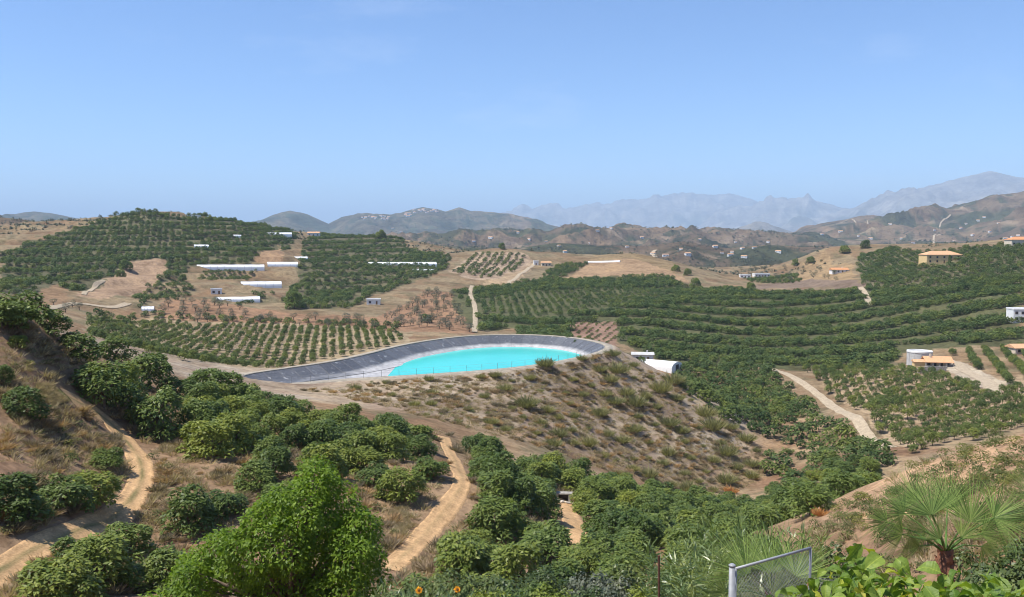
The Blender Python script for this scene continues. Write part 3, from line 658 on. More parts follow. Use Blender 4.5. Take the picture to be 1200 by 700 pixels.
for poly, dx, keep, ww, place, sd in [
  ([(214,545),(236,480),(300,478),(400,500),(490,520),(500,545),(440,560),(370,570),(300,560)], 4.7, 1.0, (4.2, 6.2), 'on the slope between the left track and the reservoir', 1),
  ([(540,520),(600,545),(700,568),(800,590),(880,602),(860,625),(760,648),(640,672),(520,690),(515,660),(575,620),(560,570)], 5.2, .95, (4.6, 6.4), 'in the hollow below the reservoir bank', 2),
  ([(860,625),(880,602),(915,575),(960,560),(1000,545),(1030,556),(1005,574),(955,608),(915,635)], 6.0, .9, (4.6, 6.2), 'in the gully between the bank and the red slope', 3),
  ([(480,712),(520,690),(640,672),(760,648),(860,625),(915,635),(880,680),(760,712)], 5.4, .9, (3.8, 5.6), 'at the bottom edge below the hollow', 4)]:
    xy, J = grid_fill(poly, dx, dx * .95, .3, .16, sd, keep, (CHUTE, BARE2))
    rg = random.Random(sd)
    for x, y in xy:
        if all((x - t[0]) ** 2 + (y - t[1]) ** 2 > 9 for t in trees): trees.append((x, y, rg.uniform(*ww), place))
bank_mask = rim_sd(np.array([t[0] for t in trees]), np.array([t[1] for t in trees]))
trees = [t for t, s in zip(trees, bank_mask) if s > 18]
trees.sort(key=lambda t: t[2] / math.hypot(t[0], t[1]), reverse=True)
over, trees = trees[300:], trees[:300]
from collections import defaultdict
byplace = defaultdict(list)
for t in trees: byplace[t[3]].append(t)
si = 0
for place, ts in byplace.items():
    ts.sort(key=lambda t: t[0] / t[1])
    for i, (x, y, w, _) in enumerate(ts):
        z = ground_z(x, y); lab = ('dark green avocado tree ' + place) if len(ts) == 1 else ('avocado tree %s, %s from the left' % (place, ordinal(i + 1)))
        place_tree('avocado', 'avocado_tree', 'tree', (x, y, z - .1), w, si, lab, 'avocado trees of the near orchard', .68 + .3 * random.random()); si += 1
print('near avocado', len(trees), 'left over', len(over))

# ================================================================== orchards further off
far_crowns = [crown_mesh('far_crown', 400 + i, 240, 2.5, 3.7, base=.2, lobes=8, leaf=.85, wide=.55, lob_r=(.32, .5), gap=.1) for i in range(5)]
pts, sz = [], []
def orchard(poly, dx, dy, ang, jit, seed, keep, size, excl=(), bend=0.0, steps=0.0):
    xy, J = grid_fill(poly, dx, dy, ang, jit, seed, keep, excl, bend); rg = np.random.default_rng(seed)
    if steps: _th = np.arctan2(xy[:, 0], xy[:, 1]); _zz = near_z(_th, np.hypot(xy[:, 0], xy[:, 1])); _k = (terrace_frac(xy[:, 0], xy[:, 1], _zz) < steps) | (rg.random(len(xy)) < .12); xy = xy[_k]
    # thinner and thicker stands, the odd missing tree
    pts.append(on_ground(xy)); sz.append(rg.uniform(.68, 1.25, len(xy)) * size)
def banded(poly, dx, seed, size, excl):
    rg = np.random.default_rng(seed); P = plan(poly); out = []
    for k in range(11, 30):
        for r in (.04, .20, .37, .53):
            x = np.arange(-60, 620, dx); x = x + rg.normal(0, dx * .12, len(x)); y = (k + r) * BAND - .10 * x - 2.5 * np.sin(x / 70.0) - 1.5 * np.sin(x / 23.0) + rg.normal(0, .7, len(x)); m = rg.random(len(x)) < .96; out.append(np.stack([x, y], 1)[m])
    xy = np.vstack(out); m = in_poly(xy[:, 0], xy[:, 1], P)
    for e in excl: m &= ~in_poly(xy[:, 0], xy[:, 1], plan(e))
    xy = xy[m]; xy = xy[track_dist(xy[:, 0], xy[:, 1]) > 1.2]; pts.append(on_ground(xy)); sz.append(rg.uniform(.72, 1.25, len(xy)) * size)
ORANGE = FIELDS[1][0]; PLOT = FIELDS[12][0]; FARM = [(1052,404),(1122,404),(1126,434),(1052,434)]
orchard(FIELDS[0][0], 5.5, 7.5, .35, .10, 21, 1.0, .95, (ORANGE, FIELDS[2][0], FIELDS[3][0]), 1, .9)
orchard(FIELDS[4][0], 5.6, 7.0, -.1, .14, 22, .95, .88, (), 1, .85)
orchard([(230,330),(240,318),(300,318),(290,330)], 5.5, 6, .2, .06, 23, .9, .62)
orchard([(528,319),(556,299),(610,298),(620,306),(590,324),(560,327)], 8, 8.5, .3, .07, 24, .95, .9)
orchard([(530,342),(640,329),(790,326),(800,336),(640,340),(560,350)], 4.6, 6.5, .05, .12, 25, .97, 1.0, (), .6, .85)
orchard([(535,348),(640,341),(800,337),(770,352),(700,368),(560,372)], 5.6, 8.5, .05, .08, 26, .93, .72, (), .4)
banded([(560,372),(700,368),(770,352),(800,336),(1010,338),(1200,346),(1200,404),(1060,412),(1040,430),(780,424),(724,398),(726,378),(672,378),(650,394),(600,384),(562,388)], 4.3, 27, .98, (PLOT, FARM))
orchard(PLOT, 5, 6, .1, .05, 28, .9, .35)
orchard([(1005,311),(1010,296),(1080,297),(1200,286),(1260,282),(1260,350),(1200,350),(1015,350)], 5.2, 7.5, -.2, .12, 29, .93, .9, ([(1075,305),(1120,305),(1120,312),(1075,312)], [(1105,352),(1150,349),(1150,340),(1105,343)]), 1)
orchard([(1020,353),(1105,352),(1150,349),(1152,342),(1020,345)], 7, 8, .05, .05, 30, .9, .7)
orchard([(790,440),(800,428),(900,432),(962,482),(930,502),(872,508),(805,462)], 4.6, 6.2, .5, .12, 31, .97, .95)
orchard([(880,514),(960,492),(1012,505),(1060,534),(1055,545),(1005,562),(985,566),(930,575),(905,566)], 6.2, 8.5, .5, .10, 32, .92, 1.05)
orchard([(870,325),(930,322),(940,330),(880,331)], 5.5, 7, 0, .15, 33, .9, .8)
orchard([(640,318),(662,310),(690,309),(672,320),(645,330),(636,330)], 5, 6, 0, .15, 34, .9, .9)
orchard([(150,347),(205,328),(225,338),(212,352),(190,352),(165,362)], 5.5, 7, .3, .15, 35, .85, .75)
orchard([(460,390),(400,382),(180,374),(100,371),(104,366),(185,368),(470,380)], 6, 6, .1, .2, 36, .8, .75)
orchard([(1120,330),(1200,325),(1200,345),(1120,345)], 5.2, 7, 0, .12, 37, .9, 1.0)
orchard([(270,360),(300,345),(330,345),(300,352)], 5.5, 6, .2, .1, 38, .8, .8)
P_ = np.vstack(pts); S_ = np.concatenate(sz)
if over: P_ = np.vstack([P_, on_ground([(t[0], t[1]) for t in over])]); S_ = np.concatenate([S_, np.array([t[2] / 5.0 for t in over])])
print('far orchard', len(P_))
scatter('orchard_wood', P_, S_, far_crowns, M_FAR, 'rows of dark green avocado trees covering the far terraces and hills', 'orchard', 3)

# young rows: the right-hand plot and the left plot
def young_plot(polys, dx, dy, ang, seed, size, where, group, most):
    xs, js = [], []
    for poly in polys: xy, J = grid_fill(poly, dx, dy, ang, .045, seed, 1.3); xs.append(xy); js.append(J)
    xy = np.vstack(xs); J = np.concatenate(js); d = np.hypot(xy[:, 0], xy[:, 1]); o = np.argsort(d); near, rest = o[:most], o[most:]
    rows = sorted(set(J[near].tolist())); seen = 0; rg = random.Random(seed)
    rn = {r: i + 1 for i, r in enumerate(rows)}
    for r in rows:
        ii = sorted([k for k in near if J[k] == r], key=lambda k: xy[k][0] / xy[k][1])
        for c_, k in enumerate(ii):
            x, y = xy[k]
            place_tree('young', 'young_orchard_tree', 'tree', (x, y, ground_z(x, y) - .05), size * rg.uniform(.8, 1.2), seed * 7 + seen,
                       'young tree %s, %s row, %s along' % (where, ordinal(rn[r]), ordinal(c_ + 1)), group, rg.uniform(.85, 1.2)); seen += 1
    return xy[rest]
rest1 = young_plot([[(940,434),(1060,434),(1095,440),(1120,446),(1165,462),(1200,460),(1230,470),(1230,503),(1200,504),(1130,519),(1062,538),(1003,482)]], 5.1, 6.0, .62, 41, 3.45, 'in the rows right of the pale track', 'young trees in the right plot', 300)
rest2 = young_plot([[(1175,452),(1112,414),(1200,408),(1230,410),(1230,452)]], 4.2, 7.5, 1.15, 42, 3.6, 'in the rows beside the farmhouse yard', 'young trees beside the yard', 0)
xyl, _J = grid_fill([(100,374),(180,376),(400,384),(470,392),(480,400),(440,410),(282,430),(215,424),(110,396)], 4.2, 6.4, -.12, .06, 43, .95)
yp = np.vstack([on_ground(rest1), on_ground(rest2), on_ground(xyl)])
scatter('young_orchard', yp, np.concatenate([np.full(len(rest1), 1.13), np.full(len(rest2), 1.15), RNG.uniform(.75, 1.1, len(xyl))]), [m for m, t in PROTO['young']], M_YOUNG, 'rows of young green trees on pale soil', 'orchard', 4)
print('young rest', len(yp))

# olives dotted over the brown slopes
ol = []
for poly, dx, keep, where, sd in [([(185,378),(195,354),(250,352),(330,372),(450,378),(440,386),(300,380)], 11, .9, 'on the brown slope below the greenhouses', 51),
                                   ([(450,376),(500,342),(530,345),(552,390),(480,386)], 9.5, .85, 'on the brown slope left of the pale path', 52),
                                   ([(5,348),(60,350),(100,362),(95,372),(40,366)], 12, .6, 'by the dry fields on the left', 53),
                                   ([(860,322),(880,315),(960,315),(1000,330),(930,330)], 17, .6, 'around the far houses', 54)]:
    xy, J = grid_fill(poly, dx, dx, .4, .2, sd, keep); ii = np.argsort(xy[:, 0] / xy[:, 1])
    for i, k in enumerate(ii):
        x, y = xy[k]; place_tree('olive', 'olive_tree', 'tree', (x, y, ground_z(x, y) - .1), random.uniform(3.4, 5.6), 5 * sd + i, 'olive tree %s, %s from the left' % (where, ordinal(i + 1)), 'olive trees on the brown slopes', random.uniform(.8, 1.1)); ol.append(1)
print('olives', len(ol))
# single dark trees that stand out on ridges and in fields
for i, (px, py, w, place) in enumerate([(141,325,12,'inside the orange field'),(148,316,14,'at the top of the orange field'),(588,292,9,'on the crest of the spotted olive hill'),(345,362,24,'at the foot of the greenhouse hill'),(446,280,14,'on the middle hill crest'),(185,252,5,'on the left hill crest'),(134,259,6,'on the left hill shoulder'),(245,261,10,'at the right end of the left hill crest'),(117,262,5,'by the left hill shoulder'),
   (932,311,9,'on the knoll left of the dry cone'),(990,297,12,'on top of the dry cone'),(1014,291,11,'beside the right orchard hill top'),(950,308,10,'on the left flank of the dry cone'),(792,318,10,'right of the tan field'),(806,323,10,'right of the tan field by the wall'),(815,338,14,'at the right end of the terrace edge'),(880,340,12,'near the white rocks'),(1113,309,6,'a dark cypress beside the yellow villa'),(798,452,14,'in front of the white shed'),(752,424,9,'in front of the grey shed'),(214,330,10,'by the left greenhouse'),(500,378,12,'on the brown slope')]):
    p = hit(px, py); cyp = 'cypress' in place
    place_tree('avocado', 'cypress_tree' if cyp else 'lone_tree', 'tree', (p.x, p.y, p.z - .2), w * p.length / F * (.6 if cyp else 1), 900 + i, ('narrow dark cypress beside the yellow villa') if cyp else 'lone dark tree ' + place, None, 3.0 if cyp else 1.0)

# ================================================================== shrubs and grass of the reservoir bank and the near slopes
broom = [stems_mesh('broom', 500 + i, 420, 1.1, 1.5, .06, .95) for i in range(4)]
dead = [stems_mesh('dead', 520 + i, 300, .9, .9, .06, 1.1) for i in range(3)]
for me in broom: me.materials.append(M_BROOM)
for me in dead: me.materials.append(M_RUSTB)
BANK = [(352,458),(470,446),(600,437),(690,420),(716,411),(775,440),(850,490),(925,560),(885,592),(780,572),(700,552),(600,520),(540,500),(420,470)]
rg = random.Random(77); sh = []
while len(sh) < 110:
    px, py = rg.uniform(352, 925), rg.uniform(411, 592)
    if not in_poly(np.array([px]), np.array([py]), BANK)[0] or (px < 560 and rg.random() < .75): continue
    if all(((px - q[0]) / 1.0) ** 2 + ((py - q[1]) * 1.4) ** 2 > 17 ** 2 for q in sh): sh.append((px, py))
sh.sort()
for i, (px, py) in enumerate(sh):
    p = hit(px, py)
    if rim_sd(np.array([p.x]), np.array([p.y]))[0] > 62: continue
    w = rg.choice((9, 11, 14, 18, 22, 27)) * rg.uniform(.85, 1.1) * p.length / F if px > 560 else rg.uniform(9, 15) * p.length / F; s = w / 2.2
    o = empty('broom_shrub', (p.x, p.y, p.z - .1), rg.uniform(0, 6)); o.scale = (s, s, s * rg.uniform(.75, 1.05))
    tag(o, 'grey green broom shrub on the reservoir bank, %s from the left' % ordinal(i + 1), 'shrub', 'broom shrubs on the reservoir bank')
    ch = bpy.data.objects.new('stems', broom[i % 4]); COL.objects.link(ch); ch.parent = o
    mb = MB(); mb.tube([(0, 0, -.2), (0, 0, .15), (.05, 0, .4)], [.09, .07, .03], 5); mb.build('stump', M_BARK, o)
sh2 = []
while len(sh2) < 150:
    px, py = rg.uniform(352, 925), rg.uniform(411, 592)
    if in_poly(np.array([px]), np.array([py]), BANK)[0] and all((px - q[0]) ** 2 + (py - q[1]) ** 2 > 8 ** 2 for q in sh2): sh2.append((px, py))
sh2.sort()
for i, (px, py) in enumerate(sh2):
    p = hit(px, py)
    if rim_sd(np.array([p.x]), np.array([p.y]))[0] > 62: continue
    s = rg.uniform(7, 12) * p.length / F / 1.9; o = mesh_obj('dry_shrub', dead[i % 3]); o.location = (p.x, p.y, p.z - .05); o.rotation_euler = (0, 0, rg.uniform(0, 6)); o.scale = (s, s, s)
    tag(o, 'small rust brown dry shrub on the reservoir bank, %s from the left' % ordinal(i + 1), 'shrub', 'dry shrubs on the reservoir bank')
for px, py, w in ((857, 578, 15), (962, 605, 17)):
    p = hit(px, py); s = w * p.length / F / 1.9; me = dead[0].copy(); me.materials.clear(); me.materials.append(simple('orange_twigs', (.55, .27, .09), .9, .2)); o = mesh_obj('dry_shrub', me); o.location = p; o.scale = (s, s, s * 1.3)
    tag(o, 'orange dead shrub at the foot of the reservoir bank' if px < 900 else 'orange dead shrub at the foot of the red slope', 'shrub')
# loose tufts
def patch_points(n, poly, seed, wild=0.0, clump=14.0):
    rng = np.random.default_rng(seed); xs = [p[0] for p in poly]; ys = [p[1] for p in poly]; out = []
    x, y = rng.uniform(min(xs), max(xs), n * 4), rng.uniform(min(ys), max(ys), n * 4); k = in_poly(x, y, poly); x, y = x[k][:n], y[k][:n]
    P = np.array([tuple(hit(a, b_)) for a, b_ in zip(x, y)])
    if clump: P = P[fbm(P[:, 0], P[:, 1], clump, 3) > rng.normal(-.05, .18, len(P))]
    if poly is BANK: P = P[rim_sd(P[:, 0], P[:, 1]) < 62]
    if len(TRACKS): P = P[track_dist(P[:, 0], P[:, 1]) > .35]
    return P
M_WEED = leaf_mat('weed_leaf', (.075, .095, .03), (.19, .2, .075), .2, .7, .1)
tuft = [stems_mesh('tuft', 540 + i, 46, .5, .55, .035, 1.0, .3) for i in range(4)]
bushy = [crown_mesh('low_bush', 560 + i, 150, .8, .9, base=.0, lobes=5, leaf=.22, lob_r=(.35, .6), gap=.2) for i in range(3)]
SLOPE = [(0,350),(60,395),(110,425),(160,460),(240,455),(330,470),(420,500),(520,505),(700,570),(560,690),(0,700)]
RSLOPE = [(950,618),(1010,575),(1080,540),(1200,505),(1200,700),(940,700)]
T = np.vstack([patch_points(6500, BANK, 61, clump=5), patch_points(4200, SLOPE, 62, clump=9), patch_points(500, RSLOPE, 63)])
scatter('dry_grass', T, np.random.default_rng(64).uniform(.7, 2.0, len(T)), tuft, M_STRAW, 'dry straw coloured grass tufts on the slopes', 'grass', 64, .15)
T = np.vstack([patch_points(1600, BANK, 65, clump=6), patch_points(1100, SLOPE, 66, clump=6)])
scatter('dead_scrub', T, np.random.default_rng(67).uniform(.35, 1.2, len(T)), [m.copy() for m in dead], M_RUSTB, 'low brown dead scrub on the dry slopes', 'scrub', 67, .15)
T = np.vstack([patch_points(500, BANK, 68, clump=8), patch_points(520, SLOPE, 69, clump=10), patch_points(1100, RSLOPE, 70, clump=10) ])
scatter('low_scrub', T, np.random.default_rng(71).uniform(.3, 1.0, len(T)), bushy, M_WEED, 'low grey green scrub on the dry slopes', 'scrub', 71, .1)
T = patch_points(900, [(44,452),(64,452),(86,468),(60,475),(46,470)], 72, clump=0); T = np.vstack([T, patch_points(160, [(168,560),(190,555),(195,580),(176,590)], 73, clump=0), patch_points(160, [(190,520),(205,520),(205,530),(188,530)], 74, clump=0), patch_points(200, [(455,600),(475,590),(480,620),(465,640)], 75, clump=0)])
scatter('green_grass', T, np.random.default_rng(76).uniform(.5, 1.1, len(T)), [m.copy() for m in tuft], M_GRASS, 'fresh green grass patches beside the left track', 'grass', 76, .15)
# scrub and loose trees over the far hills
rng = np.random.default_rng(80); n = 46000; th = rng.uniform(R(-31), R(31), n); d = np.exp(rng.uniform(math.log(1000), math.log(4600), n))
x, y = d * np.sin(th), d * np.cos(th); k = fbm(x, y, 260, 4) > rng.normal(.02, .16, n); k &= ~((d < 1500) & (rng.random(n) < .5))
for f_ in (FIELDS[0][0], FIELDS[4][0], FIELDS[8][0], FIELDS[15][0]): k &= ~in_poly(x, y, plan(f_))
x, y, d, th = x[k], y[k], d[k], th[k]; z = terrain_z(th, d)
speck = [crown_mesh('speck', 590 + i, 34, 2.6, 3.4, base=0, lobes=4, leaf=1.9, wide=.7, lob_r=(.4, .6)) for i in range(3)]
scatter('hill_scrub', np.stack([x, y, z - .3], 1), rng.uniform(.4, 1.3, len(x)) * (.25 + d / 3200), speck, M_OLIVE, 'dark scrub and loose trees dotted over the far brown hills', 'scrub', 81)

# ================================================================== buildings
M_WHITE = simple('white_plaster', (.78, .77, .74), .85, .06, .8)
M_YELLOW = simple('yellow_plaster', (.72, .52, .26), .85, .08, .8)
M_CREAM = simple('cream_plaster', (.66, .57, .44), .85, .1, .8)
M_TILE = simple('clay_tile', (.56, .27, .13), .85, .25, 2.5, bumps=.5)
M_TILE2 = simple('pale_clay_tile', (.62, .36, .2), .85, .25, 2.5, bumps=.5)
M_STONE = simple('stone_wall', (.34, .31, .27), .9, .35, 1.6, bumps=.6)
M_CONC = simple('concrete', (.50, .49, .47), .9, .14, .7, bumps=.2)
M_DARK = simple('dark_opening', (.03, .03, .035), .4, .2, 2, spec=.5)
M_WOOD = simple('brown_wood', (.16, .09, .05), .7, .25, 4)
M_PLAST = simple('greenhouse_plastic', (.88, .88, .87), .35, .07, .25, spec=.5)
M_STEEL = simple('galvanised_steel', (.42, .43, .43), .45, .15, 4, spec=.5)
def hip_roof(w, d, z0, h, over=.5, ridge=.5):
    mb = MB(); a, b_ = w / 2 + over, d / 2 + over; r = a * ridge; t = .18
    mb.quad_add([(-a, -b_, z0), (a, -b_, z0), (a, b_, z0), (-a, b_, z0), (-r, 0, z0 + h), (r, 0, z0 + h), (-a, -b_, z0 - t), (a, -b_, z0 - t), (a, b_, z0 - t), (-a, b_, z0 - t)],
                [(0, 1, 5, 4), (1, 2, 5), (2, 3, 4, 5), (3, 0, 4), (6, 7, 1, 0), (7, 8, 2, 1), (8, 9, 3, 2), (9, 6, 0, 3), (9, 8, 7, 6)]); return mb
def gable_roof(w, d, z0, h, over=.5): return hip_roof(w, d, z0, h, over, 1.0)
def win(parent, x, z, w=1.1, h=1.2, y=None, side=False, name='window', m=None):
    """a recessed looking frame with its pane on the front (-y) wall"""
    fr = MB()
    for bx in ((-w / 2 - .1, 0, -.1, w / 2 + .1, .12, 0), (-w / 2 - .1, 0, h, w / 2 + .1, .12, h + .1), (-w / 2 - .1, 0, 0, -w / 2, .12, h), (w / 2, 0, 0, w / 2 + .1, .12, h)): fr.box(*bx)
    f = fr.build(name, M_WOOD, parent); f.location = (x, y - .10, z)
    p = MB().box(-w / 2, 0, 0, w / 2, .05, h).build('pane', m or M_DARK, f); p.location = (0, .06, 0); return f
def house(name, px, py, w, d, h, rz, roof, wm, rm, label, cat='house', wins=3, floors=1, rh=None, door=True, lift=0.0):
    p = hit(px, py); z = min(ground_z(p.x + a, p.y + b_) for a in (-w / 2, 0, w / 2) for b_ in (0, d)); zt = p.z + lift
    o = empty(name, (p.x, p.y + d / 2, zt), rz); tag(o, label, cat)
    MB().box(-w / 2, -d / 2, z - zt - 1.5, w / 2, d / 2, h).build('wall', wm, o)
    if roof == 'flat':
        mb = MB(); mb.box(-w / 2 - .2, -d / 2 - .2, h + .003, w / 2 + .2, d / 2 + .2, h + .3); mb.build('roof', rm, o)
        mb = MB()
        for bx in ((-w / 2 - .2, -d / 2 - .2, w / 2 + .2, -d / 2), (-w / 2 - .2, d / 2, w / 2 + .2, d / 2 + .2), (-w / 2 - .2, -d / 2, -w / 2, d / 2), (w / 2, -d / 2, w / 2 + .2, d / 2)): mb.box(bx[0], bx[1], h + .302, bx[2], bx[3], h + .8)
        mb.build('parapet', wm, o)
    else: 
        r = (hip_roof if roof == 'hip' else gable_roof)(w, d, h + .2, rh or d * .25).build('roof', rm, o); MB().box(-.35, -.35, h, .35, .35, h + (rh or d * .25) + .9).build('chimney', wm, r).location = (w * .22, d * .1, 0)
    fh = h / floors
    for f_ in range(floors):
        for i in range(wins):
            x = (i + .5) / wins * w - w / 2
            if door and f_ == 0 and i == wins // 2:
                dr = MB().box(-.55, -.06, 0, .55, .0, 2.2).build('door', M_WOOD, o); dr.location = (x, -d / 2 - .004, .05)
                MB().box(-.04, -.14, 1.0, .04, -.064, 1.2).build('handle', M_STEEL, dr).location = (.35, 0, 0); continue
            win(o, x, f_ * fh + .9, min(1.3, w / wins * .45), min(1.3, fh * .45), -d / 2)
    return o
house('villa', 1106, 308.5, 29, 13, 6.6, .05, 'hip', M_YELLOW, M_TILE2, 'large yellow villa with tiled hip roof on the right orchard hill', 'villa', 5, 2, 3.0)
house('white_house', 1203, 377, 13, 9, 6.4, -.1, 'flat', M_WHITE, M_WHITE, 'white two storey house cut by the right edge above the farmhouse', 'house', 4, 2)
house('tiled_house', 1203, 415, 12, 8, 2.6, .1, 'gable', M_CREAM, M_TILE2, 'low house with orange roof at the right edge below the white house', 'house', 3, 1, 1.6)
house('tiled_house', 1200, 288, 20, 11, 4.6, .0, 'hip', M_CREAM, M_TILE, 'house with red tiled roof on the crest at the right edge', 'house', 5, 1, 2.4)
house('tiled_house', 985, 320, 15, 8, 2.7, .0, 'gable', M_WHITE, M_TILE, 'small house with orange tiled roof on the dry cone', 'house', 4, 1, 1.8)
house('white_house', 893, 325, 17, 8, 3.2, .15, 'flat', M_WHITE, M_WHITE, 'long low white house left of the dry cone', 'house', 5, 1)
house('white_house', 874, 326, 11, 8, 3.0, -.1, 'flat', M_WHITE, M_WHITE, 'small white house beside the long low white house', 'house', 3, 1)
house('white_house', 437, 357, 9, 6, 3.0, .1, 'flat', M_WHITE, M_WHITE, 'small white hut on the middle hill beside a dirt slope', 'hut', 2, 1)
house('old_farm', 640, 312, 10, 6, 3.4, .1, 'gable', M_CREAM, M_TILE2, 'pale old farm building by the track left of the tan field', 'house', 3, 1, 1.2)
house('old_farm', 628, 311, 5, 5, 4.0, .1, 'flat', M_WHITE, M_WHITE, 'narrow white hut by the track left of the tan field', 'hut', 1, 1)
house('white_house', 228, 256, 9, 7, 3.0, 0, 'flat', M_WHITE, M_WHITE, 'tiny white hut on the left hill crest', 'hut', 2, 1)
house('white_house', 367, 277, 14, 8, 3.8, .1, 'gable', M_WHITE, M_TILE2, 'white house at the right end of the top greenhouse', 'house', 3, 1, 1.4)
house('white_house', 252, 345, 7, 6, 3.0, .3, 'flat', M_WHITE, M_WHITE, 'little white hut left of the lower greenhouses', 'hut', 2, 1)
house('grey_shed', 754, 424, 10, 6, 3.2, -.1, 'gable', M_CONC, M_CONC, 'grey farm shed just behind the reservoir bank', 'shed', 2, 1, .9)

def tunnel(name, a, b_, span, eave, rise, material, label, cat='greenhouse', ribs=True, flip=0.0):
    """arched plastic tunnel between two pixels on the ground"""
    if flip: px_, d_, L, ang = flip; mid = Vector(((px_ - 600) / F * d_, d_, 0))
    else: A, B = hit(*a), hit(*b_); L = math.hypot(B.x - A.x, (B.y - A.y)); mid = (A + B) / 2; dy = max(-.35 * abs(B.x - A.x), min(.35 * abs(B.x - A.x), B.y - A.y)); ang = math.atan2(dy, B.x - A.x); L = min(L, abs(B.x - A.x) * 1.15)
    z = max(ground_z(mid.x + math.cos(ang) * L * t + a0, mid.y + math.sin(ang) * L * t + span * b0) for t in (-.5, -.25, 0, .25, .5) for a0, b0 in ((0, 0), (0, .8), (0, -.2))) - (.4 if ribs else 2.5)
    o = empty(name, (mid.x, mid.y + span * .3, z), ang); tag(o, label, cat)
    if ribs:                                                # the tunnel lies along the ground, nose up or down with the slope
        eave = .5; za, zb = (ground_z(mid.x + s_ * math.cos(ang) * L * .45, mid.y + s_ * math.sin(ang) * L * .45 - span * .1) for s_ in (-1, 1)); zm = ground_z(mid.x, mid.y - span * .1)
        o.location.z = max((za + zb) / 2, zm) + .2; o.rotation_euler = (0, -max(-.01, min(.05, math.atan2(zb - za, L * .9))), ang)
    N = 12; arc = [(-span / 2, -3.0)] + [(-span / 2 * math.cos(math.pi * i / N), eave + rise * math.sin(math.pi * i / N)) for i in range(N + 1)] + [(span / 2, -3.0)]
    bays = max(4, int(L / 5)); v, f = [], []
    for k in range(bays + 1):
        x = -L / 2 + L * k / bays
        v += [(x, q, zz - (.10 if 0 < k < bays and k % 1 == 0 and ribs else 0) * (1 if k % 2 else 0)) for q, zz in arc]
    n_ = len(arc); f = [(k * n_ + i, (k + 1) * n_ + i, (k + 1) * n_ + i + 1, k * n_ + i + 1) for k in range(bays) for i in range(n_ - 1)]
    mesh_obj('cover', np_mesh('cover', v, f, True), material, o)
    for s in (-1, 1):
        mb = MB(); mb.quad_add([(s * (L / 2 - .01), q, zz) for q, zz in arc], [tuple(range(n_))]); e = mb.build('end_wall', material, o)
        dr = MB().box(-.05, -span * .14, 0, .05, span * .14, eave + rise * .45).build('door', M_DARK if not ribs else M_STEEL, o); dr.location = (s * (L / 2 + .05), 0, 0)
    if ribs:
        for k in range(0, bays + 1, 1):
            mb = MB(); mb.tube([(-L / 2 + L * k / bays, q * 1.008, zz + .04) for q, zz in arc], .06, 4); mb.build('hoop', M_STEEL, o)
    return o
for a, b_, sp, ev, ri, lab in [((225,317),(311,314),9,1.0,2.1,'long white plastic greenhouse on the left hill, upper left of the lower group'),((312,313),(347,309),11,1.4,2.3,'short white plastic greenhouse at the end of the long upper one'),((262,339),(342,334),10,1.0,2.3,'white plastic greenhouse in the middle of the lower group'),
   ((250,354),(304,350),8,0.7,1.7,'lowest white plastic greenhouse above the brown olive slope'),((293,282),(355,277),9,0.9,1.9,'white plastic greenhouse high on the left hill shoulder'),((432,312),(508,311),10,1.0,2.3,'long white plastic greenhouse on the middle hill'),
   ((226,290),(244,289),8,2.2,1.4,'small pale tunnel among the trees of the left hill'),((160,365),(183,363),7,1.4,1.4,'small white tunnel at the foot of the orange field'),((686,308),(727,307),5,1.6,.8,'thin white tunnel above the tan field'),((340,302),(362,303),7,2.2,1.4,'small white tunnel behind the short greenhouse'),((486,316),(506,320),7,2.2,1.2,'small white tunnel at the right end of the middle greenhouse'),((272,276),(283,276),5,1.6,1,'tiny white tunnel near the left hill top')]:
    tunnel('greenhouse', a, b_, sp, ev, ri, M_PLAST, lab)
# white arched shed just behind the bank
tunnel('farm_shed', None, None, 11, 2.6, 2.2, M_WHITE, 'white arched farm shed just behind the reservoir bank', 'shed', False, (776, 405, 17.5, -.62))

# farmhouse with round water tank
p = hit(1082, 428); t = empty('water_tank', (p.x, p.y + 4, p.z)); tag(t, 'round concrete water tank with white rim behind the farmhouse', 'water tank')
N = 40; rT, hT = 5.3, 6.0; mb = MB(); ringp = lambda r, z: [(r * math.cos(2 * math.pi * k / N), r * math.sin(2 * math.pi * k / N), z) for k in range(N)]
def lathe(prof):
    mb = MB(); v = []; [v.extend(ringp(r, z)) for r, z in prof]; f = [(a * N + k, a * N + (k + 1) % N, (a + 1) * N + (k + 1) % N, (a + 1) * N + k) for a in range(len(prof) - 1) for k in range(N)]; mb.quad_add(v, f); return mb
lathe([(rT, -3), (rT, hT)]).build('shell', M_CONC, t, True)
lathe([(rT + .003, hT - .5), (rT + .22, hT - .5), (rT + .22, hT + .1), (rT - .35, hT + .1), (rT - .35, hT - .3)]).build('rim', M_WHITE, t)
lathe([(rT - .35, hT - .25), (.3, hT + .05), (.01, hT + .06)]).build('lid', M_CONC, t)
for k in range(12):
    a = 2 * math.pi * k / 12 + .2; o = MB().box(-.22, 0, -3, .22, .12, hT - .55).build('buttress', M_CONC, t); o.location = (rT * math.cos(a), rT * math.sin(a), 0); o.rotation_euler = (0, 0, a - math.pi / 2)
p = hit(1100, 430); f = empty('farmhouse', (p.x, p.y + 1, p.z), -.18); f.scale = (.78, .78, .78); tag(f, 'farmhouse with orange tiled roof and dark porch in front of the round tank', 'farmhouse')
MB().box(-7, -1, -3, 7, 5, 3.2).build('wall', M_CREAM, f)
